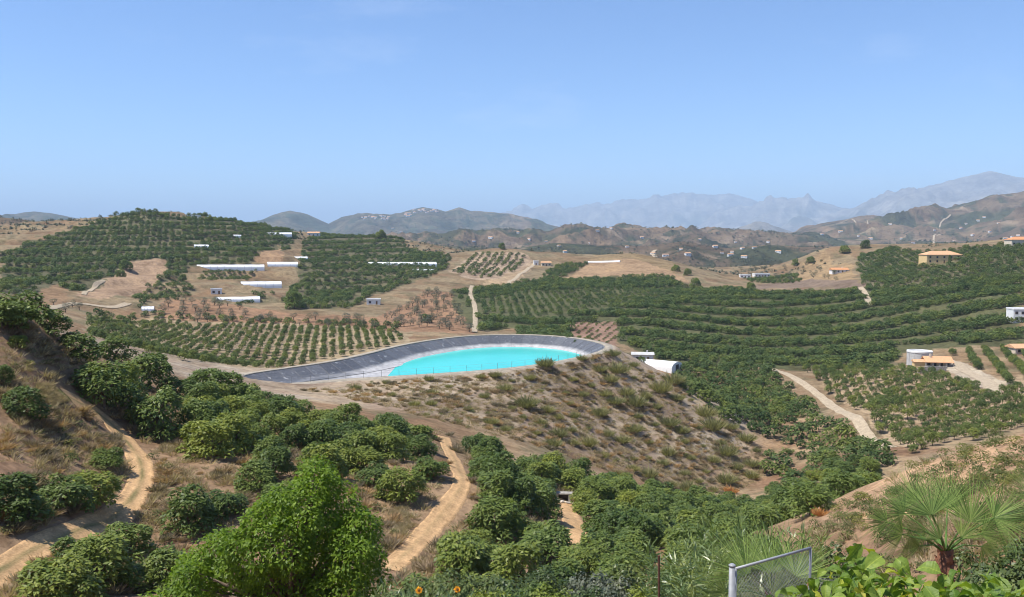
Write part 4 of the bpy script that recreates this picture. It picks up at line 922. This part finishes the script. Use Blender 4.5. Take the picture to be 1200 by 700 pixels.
mb = MB(); mb.quad_add([(-7.6, -4.6, 2.9), (7.6, -4.6, 2.9), (7.6, 2, 5.6), (-7.6, 2, 5.6), (7.6, 5.6, 3.6), (-7.6, 5.6, 3.6), (-7.6, -4.6, 2.65), (7.6, -4.6, 2.65), (7.6, 2, 5.35), (-7.6, 2, 5.35), (7.6, 5.6, 3.35), (-7.6, 5.6, 3.35)], [(0, 1, 2, 3), (3, 2, 4, 5), (6, 7, 1, 0), (9, 8, 7, 6), (11, 10, 8, 9), (7, 8, 2, 1), (8, 10, 4, 2), (0, 3, 9, 6), (3, 5, 11, 9), (5, 4, 10, 11)]); rf = mb.build('roof', M_TILE2, f)
for k in range(30):                                         # rolls of tiles running down the front slope
    x = -7.4 + k * .51; mb = MB(); mb.tube([(x, -4.62, 2.93), (x, 2.0, 5.63)], .11, 5); mb.build('tile_row', M_TILE2, rf)
MB().box(-4.4, .2, 4, -3.4, 1.2, 7.0).build('chimney', M_CREAM, rf)
for x in (-7.2, -3.6, 0, 3.6, 7.2): MB().box(x - .3, -4.3, -2, x + .3, -3.7, 2.7).build('porch_pillar', M_STONE, f)
MB().box(-7, -4.2, -2, 7, -1.01, .12).build('porch_floor', M_CONC, f)
for x, w in ((-5, 1.6), (-1.6, 1.2), (1.8, 1.2), (5, 1.8)): win(f, x, .9 if w != 1.2 else .2, w, 1.4 if w != 1.2 else 2.0, -1.0, name='window' if w != 1.2 else 'door')
MB().box(-12.6, -1, -3, -7.1, 4, 2.4).build('wing_wall', M_YELLOW, f)
gable_roof(5.8, 5.4, 2.5, 1.2, .3).build('wing_roof', M_TILE2, f).location = (-9.9, 1.5, 0)
w_ = empty('retaining_wall', tuple(hit(1092, 436))); tag(w_, 'grey stone retaining wall below the farmhouse', 'wall')
for r_ in range(4):
    for k in range(11):
        x = -6 + k * 1.1 + (r_ % 2) * .5; mb = MB(); j = random.uniform(-.05, .05); mb.box(x, -.4 + j + r_ * .12, -1 + r_ * .8, x + 1.04, .6, -1 + r_ * .8 + .75); mb.build('stone', M_STONE, w_)

# far houses on the hills and the hill-top villages
BVH2 = BVHTree.FromPolygons(HV.tolist(), HF.tolist())
def hit2(px, py): r = BVH2.ray_cast(Vector((0, 0, 0)), ray(px, py), 12000); return r[0]
far = [(545,297),(555,283),(607,273),(655,289),(662,296),(700,271),(716,268),(752,279),(765,298),(780,300),(798,293),(806,299),(838,290),(846,297),(858,296),(862,284),(870,292),(884,291),(900,284),(912,296),(872,302),(856,300),(640,283),(690,285),(735,290),(820,281),(963,275),(985,272),(1006,277),(1020,280),(1043,263),(1056,280),(1108,284),(1118,283),(1126,268),(1132,263),(1146,259),(1153,255),(1160,272),(1170,262),(1186,278),(1193,276),(1178,280),(1140,276),(1095,270),(1070,285),(512,292),(470,272),(460,268),(590,290),(620,281),(575,279)]
hb, hr = MB().box(-6, -4, -3, 6, 4, 4).mesh('wall'), gable_roof(12, 8, 4.1, 1.8, .3).mesh('roof'); hb.materials.append(M_WHITE); hr.materials.append(M_TILE2); hw = MB().box(-.7, -4.06, 1, .7, -4.003, 2.4).mesh('window'); hw.materials.append(M_DARK)
def far_house(px, py, i, label, group, k=1.0):
    q = hit2(px, py)
    if q is None: return
    s = k * random.uniform(.8, 1.3); o = empty('far_house', q, random.uniform(-.6, .6)); o.scale = (s * random.uniform(.8, 1.5), s, s); tag(o, label, 'house', group)
    for nm, me, x in (('wall', hb, 0), ('roof', hr, 0), ('window', hw, -3), ('window', hw, 3)):
        c_ = bpy.data.objects.new(nm, me); COL.objects.link(c_); c_.parent = o; c_.location = (x, 0, 0)
for i, (px, py) in enumerate(sorted(far)): far_house(px, py, i, 'tiny white house on the far brown hills, %s from the left' % ordinal(i + 1), 'houses on the far hills', .8 if py > 280 else 1.05)
vil = sorted([(random.uniform(424, 462), random.uniform(253, 258)) for _ in range(18)] + [(random.uniform(468, 482), random.uniform(250, 254)) for _ in range(8)])
for i, (px, py) in enumerate(vil): far_house(px, py, i, 'tiny white house of the village on the blue ridge, %s from the left' % ordinal(i + 1), 'village on the blue ridge', 1.5)
vil = sorted([(random.uniform(484, 514), random.uniform(245.5, 250)) for _ in range(22)])
for i, (px, py) in enumerate(vil): far_house(px, py, i, 'tiny house of the village on the ridge top, %s from the left' % ordinal(i + 1), 'village on the ridge top', 1.4)
def far_track(pts, w):
    P = [hit2(*q) for q in pts]; P = np.array([tuple(q.xy) for q in P if q is not None]); P = resample(catmull(P, 6, False), 30, False); T = np.gradient(P, axis=0); T /= np.linalg.norm(T, axis=1)[:, None]; N_ = np.stack([T[:, 1], -T[:, 0]], 1); v = []
    for s in (-1, 0, 1):
        q = P + N_ * s * w / 2; z = np.array([(BVH2.ray_cast(Vector((a, b_, 3000)), Vector((0, 0, -1)))[0] or Vector((0, 0, 0))).z for a, b_ in q]); v.append(np.column_stack([q, z + 2.5 - abs(s) * .5]))
    n_ = len(P); f = [(a * n_ + i, a * n_ + i + 1, (a + 1) * n_ + i + 1, (a + 1) * n_ + i) for a in range(2) for i in range(n_ - 1)]
    me = np_mesh('hill_road', np.vstack(v), f, True); set_color(me, 'Col', (0, 0, 0)); o = mesh_obj('hill_road', me, M_PALE); o['kind'] = 'structure'
far_track([(1094,288),(1094,282),(1098,278),(1105,275)], 8); far_track([(1096,268),(1102,263),(1108,257),(1114,252)], 7); far_track([(985,262),(1000,258),(1020,262)], 7); far_track([(768,302),(764,298),(768,294)], 10)

# rubble culvert at the head of the washed-out chute
p = hit(660, 588); cu = empty('culvert', p, -.1); tag(cu, 'small rubble culvert with a dark mouth at the head of the sandy chute', 'culvert')
k = p.length / F; W_, H_ = 15 * k, 8 * k
for x0, x1, z0, z1 in ((-W_ * .62, -W_ * .38, -.6, H_), (W_ * .38, W_ * .62, -.6, H_), (-W_ * .7, W_ * .7, H_ + .004, H_ + 1.4 * k)): MB().box(x0, 0, z0, x1, 1.2, z1).build('head_wall', M_STONE, cu)
MB().box(-W_ * .379, .9, -.6, W_ * .379, 1.0, H_).build('mouth', M_DARK, cu)
rg = random.Random(5)
for i in range(26):
    s = rg.uniform(.15, .42); mb = MB(); vv = [(rg.uniform(.7, 1) * a * s, rg.uniform(.7, 1) * b_ * s, rg.uniform(.6, 1) * c_ * s * .8) for a in (-1, 1) for b_ in (-1, 1) for c_ in (-1, 1)]
    mb.quad_add(vv, [(0, 1, 3, 2), (4, 6, 7, 5), (0, 4, 5, 1), (2, 3, 7, 6), (0, 2, 6, 4), (1, 5, 7, 3)]); o = mb.build('stone', M_CREAM if i % 3 else M_STONE, cu); x = rg.uniform(-W_, W_); y = rg.uniform(-1.6, -.1); o.location = (x, y, ground_z(p.x + x, p.y + y) - p.z + .1)

# ================================================================== foreground
# ---- the bright green tree
def bright_tree():
    D = 40.0; k = D / F; foot = hit(330, 758) if False else Vector(((330 - 600) * k, D, 0)); foot.z = ground_z(foot.x, foot.y)
    LOB = [(372,568,30),(392,592,38),(352,598,38),(372,622,44),(420,622,30),(412,655,36),(380,665,48),(330,640,42),(305,615,30),(292,652,42),(252,650,30),(265,690,42),(225,688,34),(335,695,52),(400,700,46),(300,722,56),(370,735,56),(205,712,30),(178,716,26),(228,664,26)]
    rng = np.random.default_rng(901); C, Rr = [], []
    for px, py, r in LOB:
        q = ray(px, py); q = q * (D / q.y) * 1.0; q = q * (1 + rng.uniform(-.03, .03)); C.append(np.array(q - foot)); Rr.append(r * k * .82)
    C, Rr = np.array(C), np.array(Rr)
    for j in range(8): C = np.vstack([C, C[j * 2] + np.array([rng.uniform(-.6, .6), rng.uniform(1.0, 2.4), rng.uniform(-.6, .2)])]); Rr = np.append(Rr, Rr[j * 2])
    for j in range(60):
        b0 = rng.integers(0, 18); dd = unit(rng.normal(size=3) + np.array([0, -.5, .5])); C = np.vstack([C, C[b0] + dd * Rr[b0] * .85]); Rr = np.append(Rr, Rr[b0] * rng.uniform(.28, .5))
    n = 60000; w = rng.choice(len(C), n, p=Rr ** 2 / (Rr ** 2).sum()); d = unit(rng.normal(size=(n, 3)))
    bumpy = 1 + .13 * np.sin(d[:, 0] * 7 + w) * np.sin(d[:, 2] * 6 + 2 * w) + .1 * np.sin(d[:, 1] * 11 + w)
    P = C[w] + d * (Rr[w] * bumpy * (.7 + .36 * rng.random(n) ** .6))[:, None]
    dist = np.linalg.norm(P[:, None] - C[None], axis=2) / Rr[None]; dist[np.arange(n), w] = 9; keep = dist.min(1) > .66; P, d, w = P[keep], d[keep], w[keep]; n = len(P)
    Nn = unit(d * .6 + np.array([0, 0, .6]) + rng.normal(size=(n, 3)) * .5); T = d * .5 + rng.normal(size=(n, 3)) * .6 - np.array([0, 0, .7]); L = rng.uniform(.14, .26, n)
    o = empty('leafy_tree', foot); tag(o, 'large bright green leafy tree at the bottom left', 'tree')
    me = leaves_mesh('crown', P, Nn, T, L, L * rng.uniform(.4, .58, n), np.clip(rng.random(n) * .7 + (rng.random(len(C)) * .3)[w], 0, 1), .1); mesh_obj('crown', me, M_BRIGHT, o)
    mb = MB(); mb.tube([(0, 0, -.6), (0, 0, 1), (.2, 0, 2.2)], [.34, .28, .22], 8)
    for c_ in C[::2]: mb.tube([(.15, 0, 2.0), tuple(c_ * .55 + np.array([0, 0, .9])), tuple(c_)], [.14, .09, .03], 5)
    mb.build('trunk', M_BARK, o, True)
bright_tree()

# ---- bushes along the bottom of the picture
M_BUSH = leaf_mat('bush_leaf', (.042, .074, .017), (.15, .185, .055), .2)
M_BUSH2 = leaf_mat('yellow_bush_leaf', (.075, .12, .02), (.19, .245, .045), .25)
M_GREY = leaf_mat('grey_bush_leaf', (.085, .10, .06), (.19, .20, .13), .15)
M_CANE = leaf_mat('cane_leaf', (.075, .125, .035), (.24, .30, .12), .3, .35, .5)
bm1 = [crown_mesh('crown', 700 + i, 3600, 1.5, 2.3, base=0, lobes=12, leaf=.16, lob_r=(.28, .45), gap=.15, wide=.5) for i in range(3)]
def spike_mesh(name, seed, n, rad, hgt, leaf, wide):
    """canes with long arching leaves"""
    rng = np.random.default_rng(seed); c0 = rng.normal(size=(22, 2)) * rad * .45; w = rng.integers(0, 22, n); hh = rng.uniform(.25, 1, n) ** .7 * hgt * (1 - .25 * rng.random(22))[w]
    P = np.column_stack([c0[w] * (1 + .25 * hh[:, None] / hgt) + rng.normal(size=(n, 2)) * .03, hh]); a = rng.uniform(0, 6.283, n); T = np.column_stack([np.cos(a), np.sin(a), rng.uniform(-.5, .9, n)]); Nn = unit(np.column_stack([-np.cos(a) * .4, -np.sin(a) * .4, np.ones(n)]) + rng.normal(size=(n, 3)) * .35)
    L = leaf * rng.uniform(.6, 1.3, n); return leaves_mesh(name, P, Nn, T, L, wide * rng.uniform(.7, 1.3, n), rng.random(n), .25)
sp = [spike_mesh('crown', 720 + i, 900, 1.2, 2.4, .42, .055) for i in range(3)]
ol_ = [spike_mesh('crown', 730 + i, 700, .7, 1.5, .24, .045) for i in range(2)]
bt = trunk_mesh('stem', 77, 1.6, 1.2, .06, 5, .2); bt.materials.append(M_BARK)
def variant(meshes, m):
    out = []
    for x in meshes: y = x.copy(); y.materials.clear(); y.materials.append(m); out.append(y)
    return out
KB = {'dark': variant(bm1, M_BUSH), 'yellow': variant(bm1, M_BUSH2), 'grey': variant(bm1, M_GREY), 'cane': variant(sp, M_CANE), 'oleander': variant(ol_, M_CANE)}
def bush(kind, px, py_top, d, w, h, label, cat, group, i):
    r = ray(px, py_top); q = r * (d / r.y); gz = ground_z(q.x, q.y); h = max(h, q.z - gz); o = empty({'cane': 'cane_clump', 'oleander': 'oleander'}.get(kind, 'leafy_bush'), (q.x, q.y, q.z - h), i * 1.7)
    base = {'cane': (2.6, 2.5), 'oleander': (1.7, 1.6)}.get(kind, (3.0, 2.35)); o.scale = (w / base[0], w / base[0], h / base[1]); tag(o, label, cat, group)
    for nm, me in (('crown', KB[kind][i % len(KB[kind])]), ('stem', bt)): c_ = bpy.data.objects.new(nm, me); COL.objects.link(c_); c_.parent = o
B_ = [('dark',540,668,38,3.2),('dark',590,672,38,3.4),('yellow',610,682,33,2.8),('yellow',650,684,32,2.6),('grey',690,668,38,3.0),('grey',715,676,34,2.6),('dark',740,662,40,3.4),('dark',640,664,44,3.6),('yellow',570,690,30,2.4),('dark',500,672,40,3.2),('grey',725,690,30,2.2),
      ('dark',790,668,38,3.0),('dark',455,690,34,2.4),('dark',690,690,30,2.4),('yellow',760,686,30,2.2),('dark',1150,650,18,1.5),('dark',1180,646,16,1.8),('dark',1196,640,17,1.8),('dark',1165,672,15,1.2),('grey',975,672,24,1.8),('dark',935,650,36,2.6),('dark',985,640,34,2.4)]
word = {'dark': 'dark green leafy bush', 'yellow': 'yellow green leafy bush', 'grey': 'grey green leafy bush'}
for kd in ('dark', 'yellow', 'grey'):
    L_ = sorted([b_ for b_ in B_ if b_[0] == kd], key=lambda b_: b_[1])
    for i, (_, px, py, d, w) in enumerate(L_): bush(kd, px, py, d, w, w * .8, '%s along the bottom edge, %s from the left' % (word[kd], ordinal(i + 1)), 'bush', 'bushes along the bottom edge', i)
for i, (px, py, d, w) in enumerate(sorted([(800,628,30,2.6),(838,606,32,2.4),(868,600,33,2.4),(830,640,27,2.4),(862,636,27,2.2),(905,602,34,2.4),(812,660,24,2.0),(790,650,28,2.2),(945,612,33,2.2),(850,662,22,1.8)])): bush('cane', px, py, d, w, w, 'clump of long leaved cane behind the gate, %s from the left' % ordinal(i + 1), 'cane', 'cane clumps behind the gate', i)
for i, (px, py, d, w) in enumerate(sorted([(455,678,19,1.2),(482,674,18,1.3),(508,680,18,1.2),(470,690,16,1.0),(520,690,17,1.0)])): bush('oleander', px, py, d, w, w, 'pale edged long leaved plant near the orange flowers, %s from the left' % ordinal(i + 1), 'plant', 'long leaved plants beside the orange flowers', i)
M_PETAL = simple('orange_petal', (.85, .36, .02), .6, .2, 20); M_EYE = simple('flower_eye', (.22, .09, .02), .9, .2, 40); M_STEM = simple('green_stem', (.1, .18, .04), .6, .2, 9)
for px, py, lab in ((491, 692, 'orange flower at the bottom edge, the left one'), (536, 691, 'orange flower at the bottom edge, the right one')):
    q = ray(px, py); q = q * (15.5 / q.y); f = empty('orange_flower', q, .4); tag(f, lab, 'flower', 'orange flowers'); f.rotation_euler = (1.2, .5 - px * .002, .3); f.scale = (.72, .72, .72)
    for k in range(12):
        a = 2 * math.pi * k / 12 + random.uniform(-.15, .15); mb = MB(); c_, s_ = math.cos(a), math.sin(a); pt = lambda r, t, z: (c_ * r - s_ * t, s_ * r + c_ * t, z)
        mb.quad_add([pt(.02, 0, 0), pt(.06, .022, .012), pt(.10 * random.uniform(.8, 1.1), 0, random.uniform(-.03, .02)), pt(.06, -.022, .012)], [(0, 1, 2, 3)]); mb.build('petal', M_PETAL, f)
    mb = MB(); mb.quad_add([(.035 * math.cos(t * .785), .035 * math.sin(t * .785), .012) for t in range(8)] + [(0, 0, .025)], [(i, (i + 1) % 8, 8) for i in range(8)]); mb.build('eye', M_EYE, f)
    mb = MB(); mb.tube([(0, 0, 0), (0, .05, -.25), (0, -.1, -.7), (0, -.5, -1.6)], [.012, .012, .014, .016], 5); mb.build('stem', M_STEM, f)

# ---- fan palms
M_FAN = leaf_mat('palm_blade', (.060, .130, .020), (.36, .48, .13), .28, .38, .5, .3)
M_FAN2 = leaf_mat('yellow_palm_blade', (.20, .22, .06), (.38, .36, .12), .3, .45, .4)
M_PTRUNK = simple('palm_trunk', (.19, .085, .05), .9, .4, 14, bumps=.8)
def fan_mesh(seed, rad, spread=2.1, n=38, droop=.35, split=.29):
    """pleated fan in the local XZ plane, hub at the origin, opening along +Z, face towards -Y"""
    rng = random.Random(seed); v, f, fac = [], [], []
    for i in range(n):
        a = -spread + 2 * spread * (i + .5) / n + rng.uniform(-.02, .02); L = rad * (.82 + .18 * math.cos(a * .8)) * rng.uniform(.9, 1.08); w = 2 * spread / n * .5
        d = Vector((math.sin(a), 0, math.cos(a))); t = Vector((math.cos(a), 0, -math.sin(a))); col = rng.random(); sag = droop * rng.uniform(.5, 1.4)
        tw = rng.uniform(-.12, .12); prev = None
        for s in (0.02, .25, .45, .65, .82, 1.0):
            wd = (s * L * math.tan(w) if s <= split else split * L * math.tan(w) * max(.03, (1 - s) / (1 - split)) ** .8) * .92
            c_ = d * (s * L) + Vector((0, .10 * L * s * s, 0)) + Vector((0, -.5, -1)).normalized() * (sag * L * max(0, s - .5) ** 2 * 1.6) + t * tw * L * max(0, s - .45) ** 2
            pl = wd * .55; row = [c_ - t * wd, c_ + Vector((0, -pl, 0)), c_ + t * wd]; b0 = len(v); v += [tuple(x) for x in row]; fac += [col] * 3
            if prev is not None: f += [(prev, prev + 1, b0 + 1, b0), (prev + 1, prev + 2, b0 + 2, b0 + 1)]
            prev = b0
    me = np_mesh('frond', v, f); set_color(me, 'Col', np.array(fac)[:, None].repeat(3, 1)); return me
def at(px, py, d): r = ray(px, py); return r * (d / r.y)
def palm(name, label, top, foot_z, tr, fans):
    top = Vector(top); o = empty(name, (top.x, top.y, foot_z)); tag(o, label, 'palm'); h = top.z - foot_z
    if tr:
        mb = MB(); mb.tube([(0, 0, -.3), (.02, 0, h * .3), (0, 0, h * .7), (0, 0, h + .05)], [tr * 1.3, tr, tr * .95, tr * 1.1], 10); t = mb.build('trunk', M_PTRUNK, o, True)
        for k in range(26):
            a = k * 2.4; z = h * .25 + h * .78 * k / 26; mb = MB(); c_, s_ = math.cos(a), math.sin(a)
            mb.quad_add([(c_ * tr - s_ * .05, s_ * tr + c_ * .05, z), (c_ * tr + s_ * .05, s_ * tr - c_ * .05, z), (c_ * (tr + .045), s_ * (tr + .045), z + .15), (c_ * (tr - .01) - s_ * .04, s_ * (tr - .01) + c_ * .04, z + .1), (c_ * (tr - .01) + s_ * .04, s_ * (tr - .01) - c_ * .04, z + .1)], [(0, 1, 2), (0, 2, 3), (1, 4, 2)]); mb.build('leaf_base', M_PTRUNK, t)
    for i, (px, py, d, rad, roll, yaw, tiltx, drp, m, sprd) in enumerate(fans):
        hub = at(px, py, d); fr = mesh_obj('frond', fan_mesh(1000 + i * 7 + int(px), rad, sprd, 40, drp), m, o); fr.location = hub - o.location
        fr.rotation_euler = (Matrix.Rotation(yaw, 3, 'Z') @ Matrix.Rotation(tiltx, 3, 'X') @ Matrix.Rotation(roll, 3, 'Y')).to_euler()
        loc = top - hub; inv = fr.rotation_euler.to_matrix().inverted(); e = inv @ loc; mid = e * .5 + inv @ Vector((0, 0, .06)); mb = MB(); mb.tube([(0, 0, .02), tuple(mid), tuple(e)], [.008, .010, .017], 6); mb.build('petiole', M_STEM, fr)
# px, py of the hub, distance, radius m, roll (clockwise), yaw, tilt, droop, material, half spread
PD = 11.0; T1 = at(1108, 648, PD)
palm('fan_palm', 'fan palm with short brown trunk in the right foreground', T1, ground_z(T1.x, T1.y), .085, [
 (1092,604,10.8,.66,-.22,.1,-.25,.15,M_FAN,1.35),(1137,612,11.0,.72,.18,-.25,-.1,.2,M_FAN,1.4),(1060,602,11.2,.58,-.9,.5,-.3,.3,M_FAN,1.5),(1164,607,10.9,.60,1.15,-.5,-.2,.6,M_FAN,1.6),(1058,626,10.7,.52,-1.45,.6,.1,.35,M_FAN,1.2),
 (1066,628,10.5,.5,2.75,.2,.25,.5,M_FAN2,.6),(1110,596,11.6,.62,.3,0,-.35,.2,M_FAN,1.6),(1075,588,11.7,.56,-.5,.2,-.4,.25,M_FAN,1.5),(1150,640,11.5,.5,2.0,-.3,.2,.6,M_FAN,1.2),(1040,612,11.4,.5,-1.2,.3,-.2,.4,M_FAN,1.3),(1102,632,10.5,.42,-.5,.2,-.1,.3,M_FAN,1.1),(1126,630,10.5,.45,.6,-.2,-.1,.3,M_FAN,1.1),(1150,626,10.6,.45,1.3,-.3,0,.5,M_FAN,1.2),(1078,640,10.6,.42,-1.5,.3,.1,.5,M_FAN,1.0),(1085,622,11.8,.5,-1.9,.3,.1,.5,M_FAN,1.2)])
T2 = at(905, 700, 13.6)
palm('fan_palm', 'low fan palm spreading behind the metal gate', T2, ground_z(T2.x, T2.y), .09, [
 (876,674,12.6,.86,-.5,.3,-.3,.1,M_FAN,1.2),(904,672,12.9,.88,.0,0,-.35,.1,M_FAN,1.3),(932,676,12.8,.84,.4,-.2,-.3,.15,M_FAN,1.3),(850,694,12.9,.5,-1.0,.3,0,.4,M_FAN,1.0),(905,698,13.0,.7,.9,-.3,-.1,.3,M_FAN,1.3)])
T3 = at(1245, 640, 12)
palm('fan_palm', 'fan palm reaching in from the right edge', T3, ground_z(T3.x, T3.y), .09, [(1222,602,12,.66,-.9,.3,-.2,.2,M_FAN,1.5),(1212,580,12.2,.52,-.4,.2,-.3,.2,M_FAN,1.4),(1235,620,12,.6,-1.6,.4,0,.4,M_FAN,1.1)])

# ---- gate, rusty pole
M_GALV = simple('gate_steel', (.30, .31, .32), .45, .2, 9, spec=.5); M_RUST = simple('rusty_steel', (.12, .06, .04), .8, .35, 12)
A, B = at(862, 667, 10.52), at(950, 642, 11.24); z1 = (A.z + B.z) / 2; gz = min(ground_z(A.x, A.y), ground_z(B.x, B.y))
g = empty('metal_gate', (A.x, A.y, gz)); tag(g, 'grey steel gate panel with wire mesh and thick post', 'gate'); e = Vector((B.x - A.x, B.y - A.y, 0)); h = z1 - gz; lo = .15
lo = h - 1.15
P_ = lambda t, z: Vector((e.x * t, e.y * t, z))
for a_, b_, r_, nm in ((P_(0, h), P_(1, h), .018, 'top_rail'), (P_(0, lo), P_(1, lo), .018, 'bottom_rail'), (P_(0, lo), P_(0, h), .018, 'stile'), (P_(1, lo), P_(1, h), .018, 'stile')):
    mb = MB(); mb.tube([a_, b_], r_, 8); mb.build(nm, M_GALV, g, True)
mb = MB(); n_ = 22
for i in range(-n_, n_ + 1):                                # one welded sheet of diagonal wire
    for s in (-1, 1):
        t0, t1 = (i / n_, i / n_ + .86) if s > 0 else (i / n_ + .86, i / n_); z0, zz1 = lo, h
        a0, a1 = t0, t1; k0, k1 = 0.0, 1.0
        if abs(a1 - a0) > 1e-6:
            ts = sorted([(0 - a0) / (a1 - a0), (1 - a0) / (a1 - a0)]); k0, k1 = max(0, ts[0]), min(1, ts[1])
        if k1 - k0 < .02: continue
        mb.tube([P_(a0 + (a1 - a0) * k0, z0 + (zz1 - z0) * k0), P_(a0 + (a1 - a0) * k1, z0 + (zz1 - z0) * k1)], .0022, 3, False)
mb.build('wire_mesh', M_GALV, g)
q = at(858, 664, 10.45); mb = MB(); mb.tube([(q.x - A.x, q.y - A.y, -.4), (q.x - A.x, q.y - A.y, q.z - gz)], .038, 10); po = mb.build('post', M_GALV, g, True)
mb = MB(); mb.tube([(q.x - A.x, q.y - A.y, q.z - gz + .001), (q.x - A.x, q.y - A.y, q.z - gz + .02), (q.x - A.x, q.y - A.y, q.z - gz + .035)], [.043, .043, .02], 10); mb.build('cap', M_GALV, po, True)
for zz in (h - .2, lo + .2): mb = MB(); mb.tube([(q.x - A.x, q.y - A.y, zz), (0, 0, zz)], .014, 6); mb.build('hinge', M_GALV, g)
q = at(772, 651, 15.0); gz = ground_z(q.x, q.y); mb = MB(); mb.tube([(0, 0, -.3), (.02, 0, (q.z - gz) * .5), (0, 0, q.z - gz)], .021, 7); o = mb.build('rusty_pole', M_RUST); o.location = (q.x, q.y, gz); tag(o, 'thin rusty steel pole standing left of the gate', 'pole')

# ---- broad-leaved climbing shrub, every leaf its own piece
def big_leaf(seed, fold=.35, curl=.5):
    rng = random.Random(seed); v, f = [], []; nl = 8; prof = [.03, .34, .46, .48, .42, .31, .17, .02]
    for i in range(nl):
        s = i / (nl - 1); z = curl * (.12 * math.sin(s * 2.6) - .34 * s * s); y = s * (1 - .18 * curl * s); w = prof[i] * (1 + .08 * math.sin(i * 2.1 + seed))
        for j, u in enumerate((-1, -.5, 0, .5, 1)): v.append((u * w * .92, y, z + fold * abs(u) * w * .7 + .025 * math.sin(i * 2.4 + j * 1.7 + seed)))
    for i in range(nl - 1):
        for j in range(4): a = i * 5 + j; f.append((a, a + 1, a + 6, a + 5))
    v += [(0, -.22, -.03), (.018, 0, .0), (-.018, 0, .0)]; k = len(v); f4 = f; me = bpy.data.meshes.new('leaf'); me.from_pydata(v, [], f4 + [(k - 3, k - 2, k - 1)]); me.update(); me.polygons.foreach_set('use_smooth', np.ones(len(me.polygons), bool)); return me
def bigleaf_mat(name, c0, c1):
    m, n, l, b = mat(name, .5, .3); oi = n.new('ShaderNodeObjectInfo'); v = coords(n); c = ramp(n, l, oi.outputs['Random'], [(0, c0), (1, c1)])
    sp_ = n.new('ShaderNodeSeparateXYZ'); l.new(v, sp_.inputs[0]); ab = n.new('ShaderNodeMath'); ab.operation = 'ABSOLUTE'; l.new(sp_.outputs[0], ab.inputs[0])
    c = mix(n, l, mix(n, l, c, (1.7, 1.5, 1.5), ramp(n, l, ab.outputs[0], [(.012, (.8, .8, .8)), (.035, (0, 0, 0))]), 'MULTIPLY'), ramp(n, l, noise(n, l, 5, 4, v), [(.35, (.75, .8, .7)), (.65, (1.2, 1.15, 1.1))]), .8, 'MULTIPLY')
    l.new(c, b.inputs['Base Color']); wv = n.new('ShaderNodeTexWave'); wv.inputs['Scale'].default_value = 3.2; wv.bands_direction = 'Y'; wv.inputs['Distortion'].default_value = 1.5; l.new(v, wv.inputs[0]); bump(n, l, b, wv.outputs['Fac'], .12, .02)
    tr = n.new('ShaderNodeBsdfTranslucent'); l.new(mix(n, l, c, (1.5, 1.6, .5), 1.0, 'MULTIPLY'), tr.inputs[0]); mx = n.new('ShaderNodeMixShader'); mx.inputs[0].default_value = .33
    l.new(b.outputs[0], mx.inputs[1]); l.new(tr.outputs[0], mx.inputs[2]); l.new(mx.outputs[0], n['Material Output'].inputs['Surface']); return m
M_LEAFA = bigleaf_mat('shrub_leaf', (.08, .155, .025), (.24, .32, .06)); M_LEAFB = bigleaf_mat('shrub_leaf_yellow', (.30, .34, .04), (.48, .45, .08)); M_TWIG = simple('reddish_twig', (.26, .15, .07), .7, .3, 12)
leafs = []
for i in range(6): me = big_leaf(i * 3 + 1, .25 + .1 * (i % 3), .35 + .22 * i); me.materials.append(M_LEAFA); leafs.append(me)
leafy = []
for i in range(3): me = big_leaf(i * 5 + 2, .4, .7); me.materials.append(M_LEAFB); leafy.append(me)
def shrub(label, outline, n, seed, d0, d1, size):
    rng = random.Random(seed); c0 = at(outline[len(outline) // 2][0], 720, (d0 + d1) / 2); gz = ground_z(c0.x, c0.y); o = empty('broadleaf_shrub', (c0.x, c0.y, gz)); tag(o, label, 'shrub')
    xs = [p[0] for p in outline]; ys = [p[1] for p in outline]; anchors = []
    for i in range(n):
        px = rng.uniform(xs[0], xs[-1]); top = float(np.interp(px, xs, ys)); t = rng.random() ** .8; py = top + 6 + t * (735 - top); d = d0 + (d1 - d0) * (rng.random() * .6 + .4 * (1 - t)); q = at(px, py, d)
        yel = rng.random() < .15; lf = bpy.data.objects.new('leaf', (leafy if yel and t > .1 else leafs)[rng.randrange(3 if yel else 6)]); COL.objects.link(lf); lf.parent = o; lf.location = q - o.location
        s = rng.uniform(*size) * (1.15 if t < .15 else 1); lf.scale = (s * rng.uniform(.5, .75), s, s)
        lf.rotation_euler = (rng.uniform(-1.5, .25), rng.uniform(-.8, .8), rng.uniform(0, 6.283)); anchors.append((q - o.location, rng.random()))
    for k in range(14):                                     # arching stems under the leaves
        a, _ = anchors[rng.randrange(len(anchors))]; base = Vector((a.x * .6 + rng.uniform(-.1, .1), a.y, 0)); mid = Vector((a.x * .8, a.y, a.z * .6)) + Vector((rng.uniform(-.1, .1), 0, .1)); mb = MB(); mb.tube([base, mid, a], [.014, .009, .004], 5); mb.build('stem', M_TWIG if k % 2 else M_STEM, o, True)
    return o
shrub('sunlit broad leaved shrub filling the lower right corner', [(985,640),(1000,626),(1015,624),(1030,640),(1060,652),(1090,664),(1120,662),(1140,656),(1165,664),(1200,672),(1225,670)], 298, 5, 4.8, 6.6, (.10, .17))
shrub('sunlit broad leaved shrub below the palm, in front of the tall leaves', [(990,668),(1060,672),(1100,680),(1150,676),(1225,684)], 260, 8, 4.2, 4.8, (.08, .13))
shrub('lower leafy shrub in front of the metal gate', [(880,704),(895,690),(915,684),(940,672),(960,668),(985,650),(1000,640)], 130, 6, 4.8, 6.2, (.08, .14))
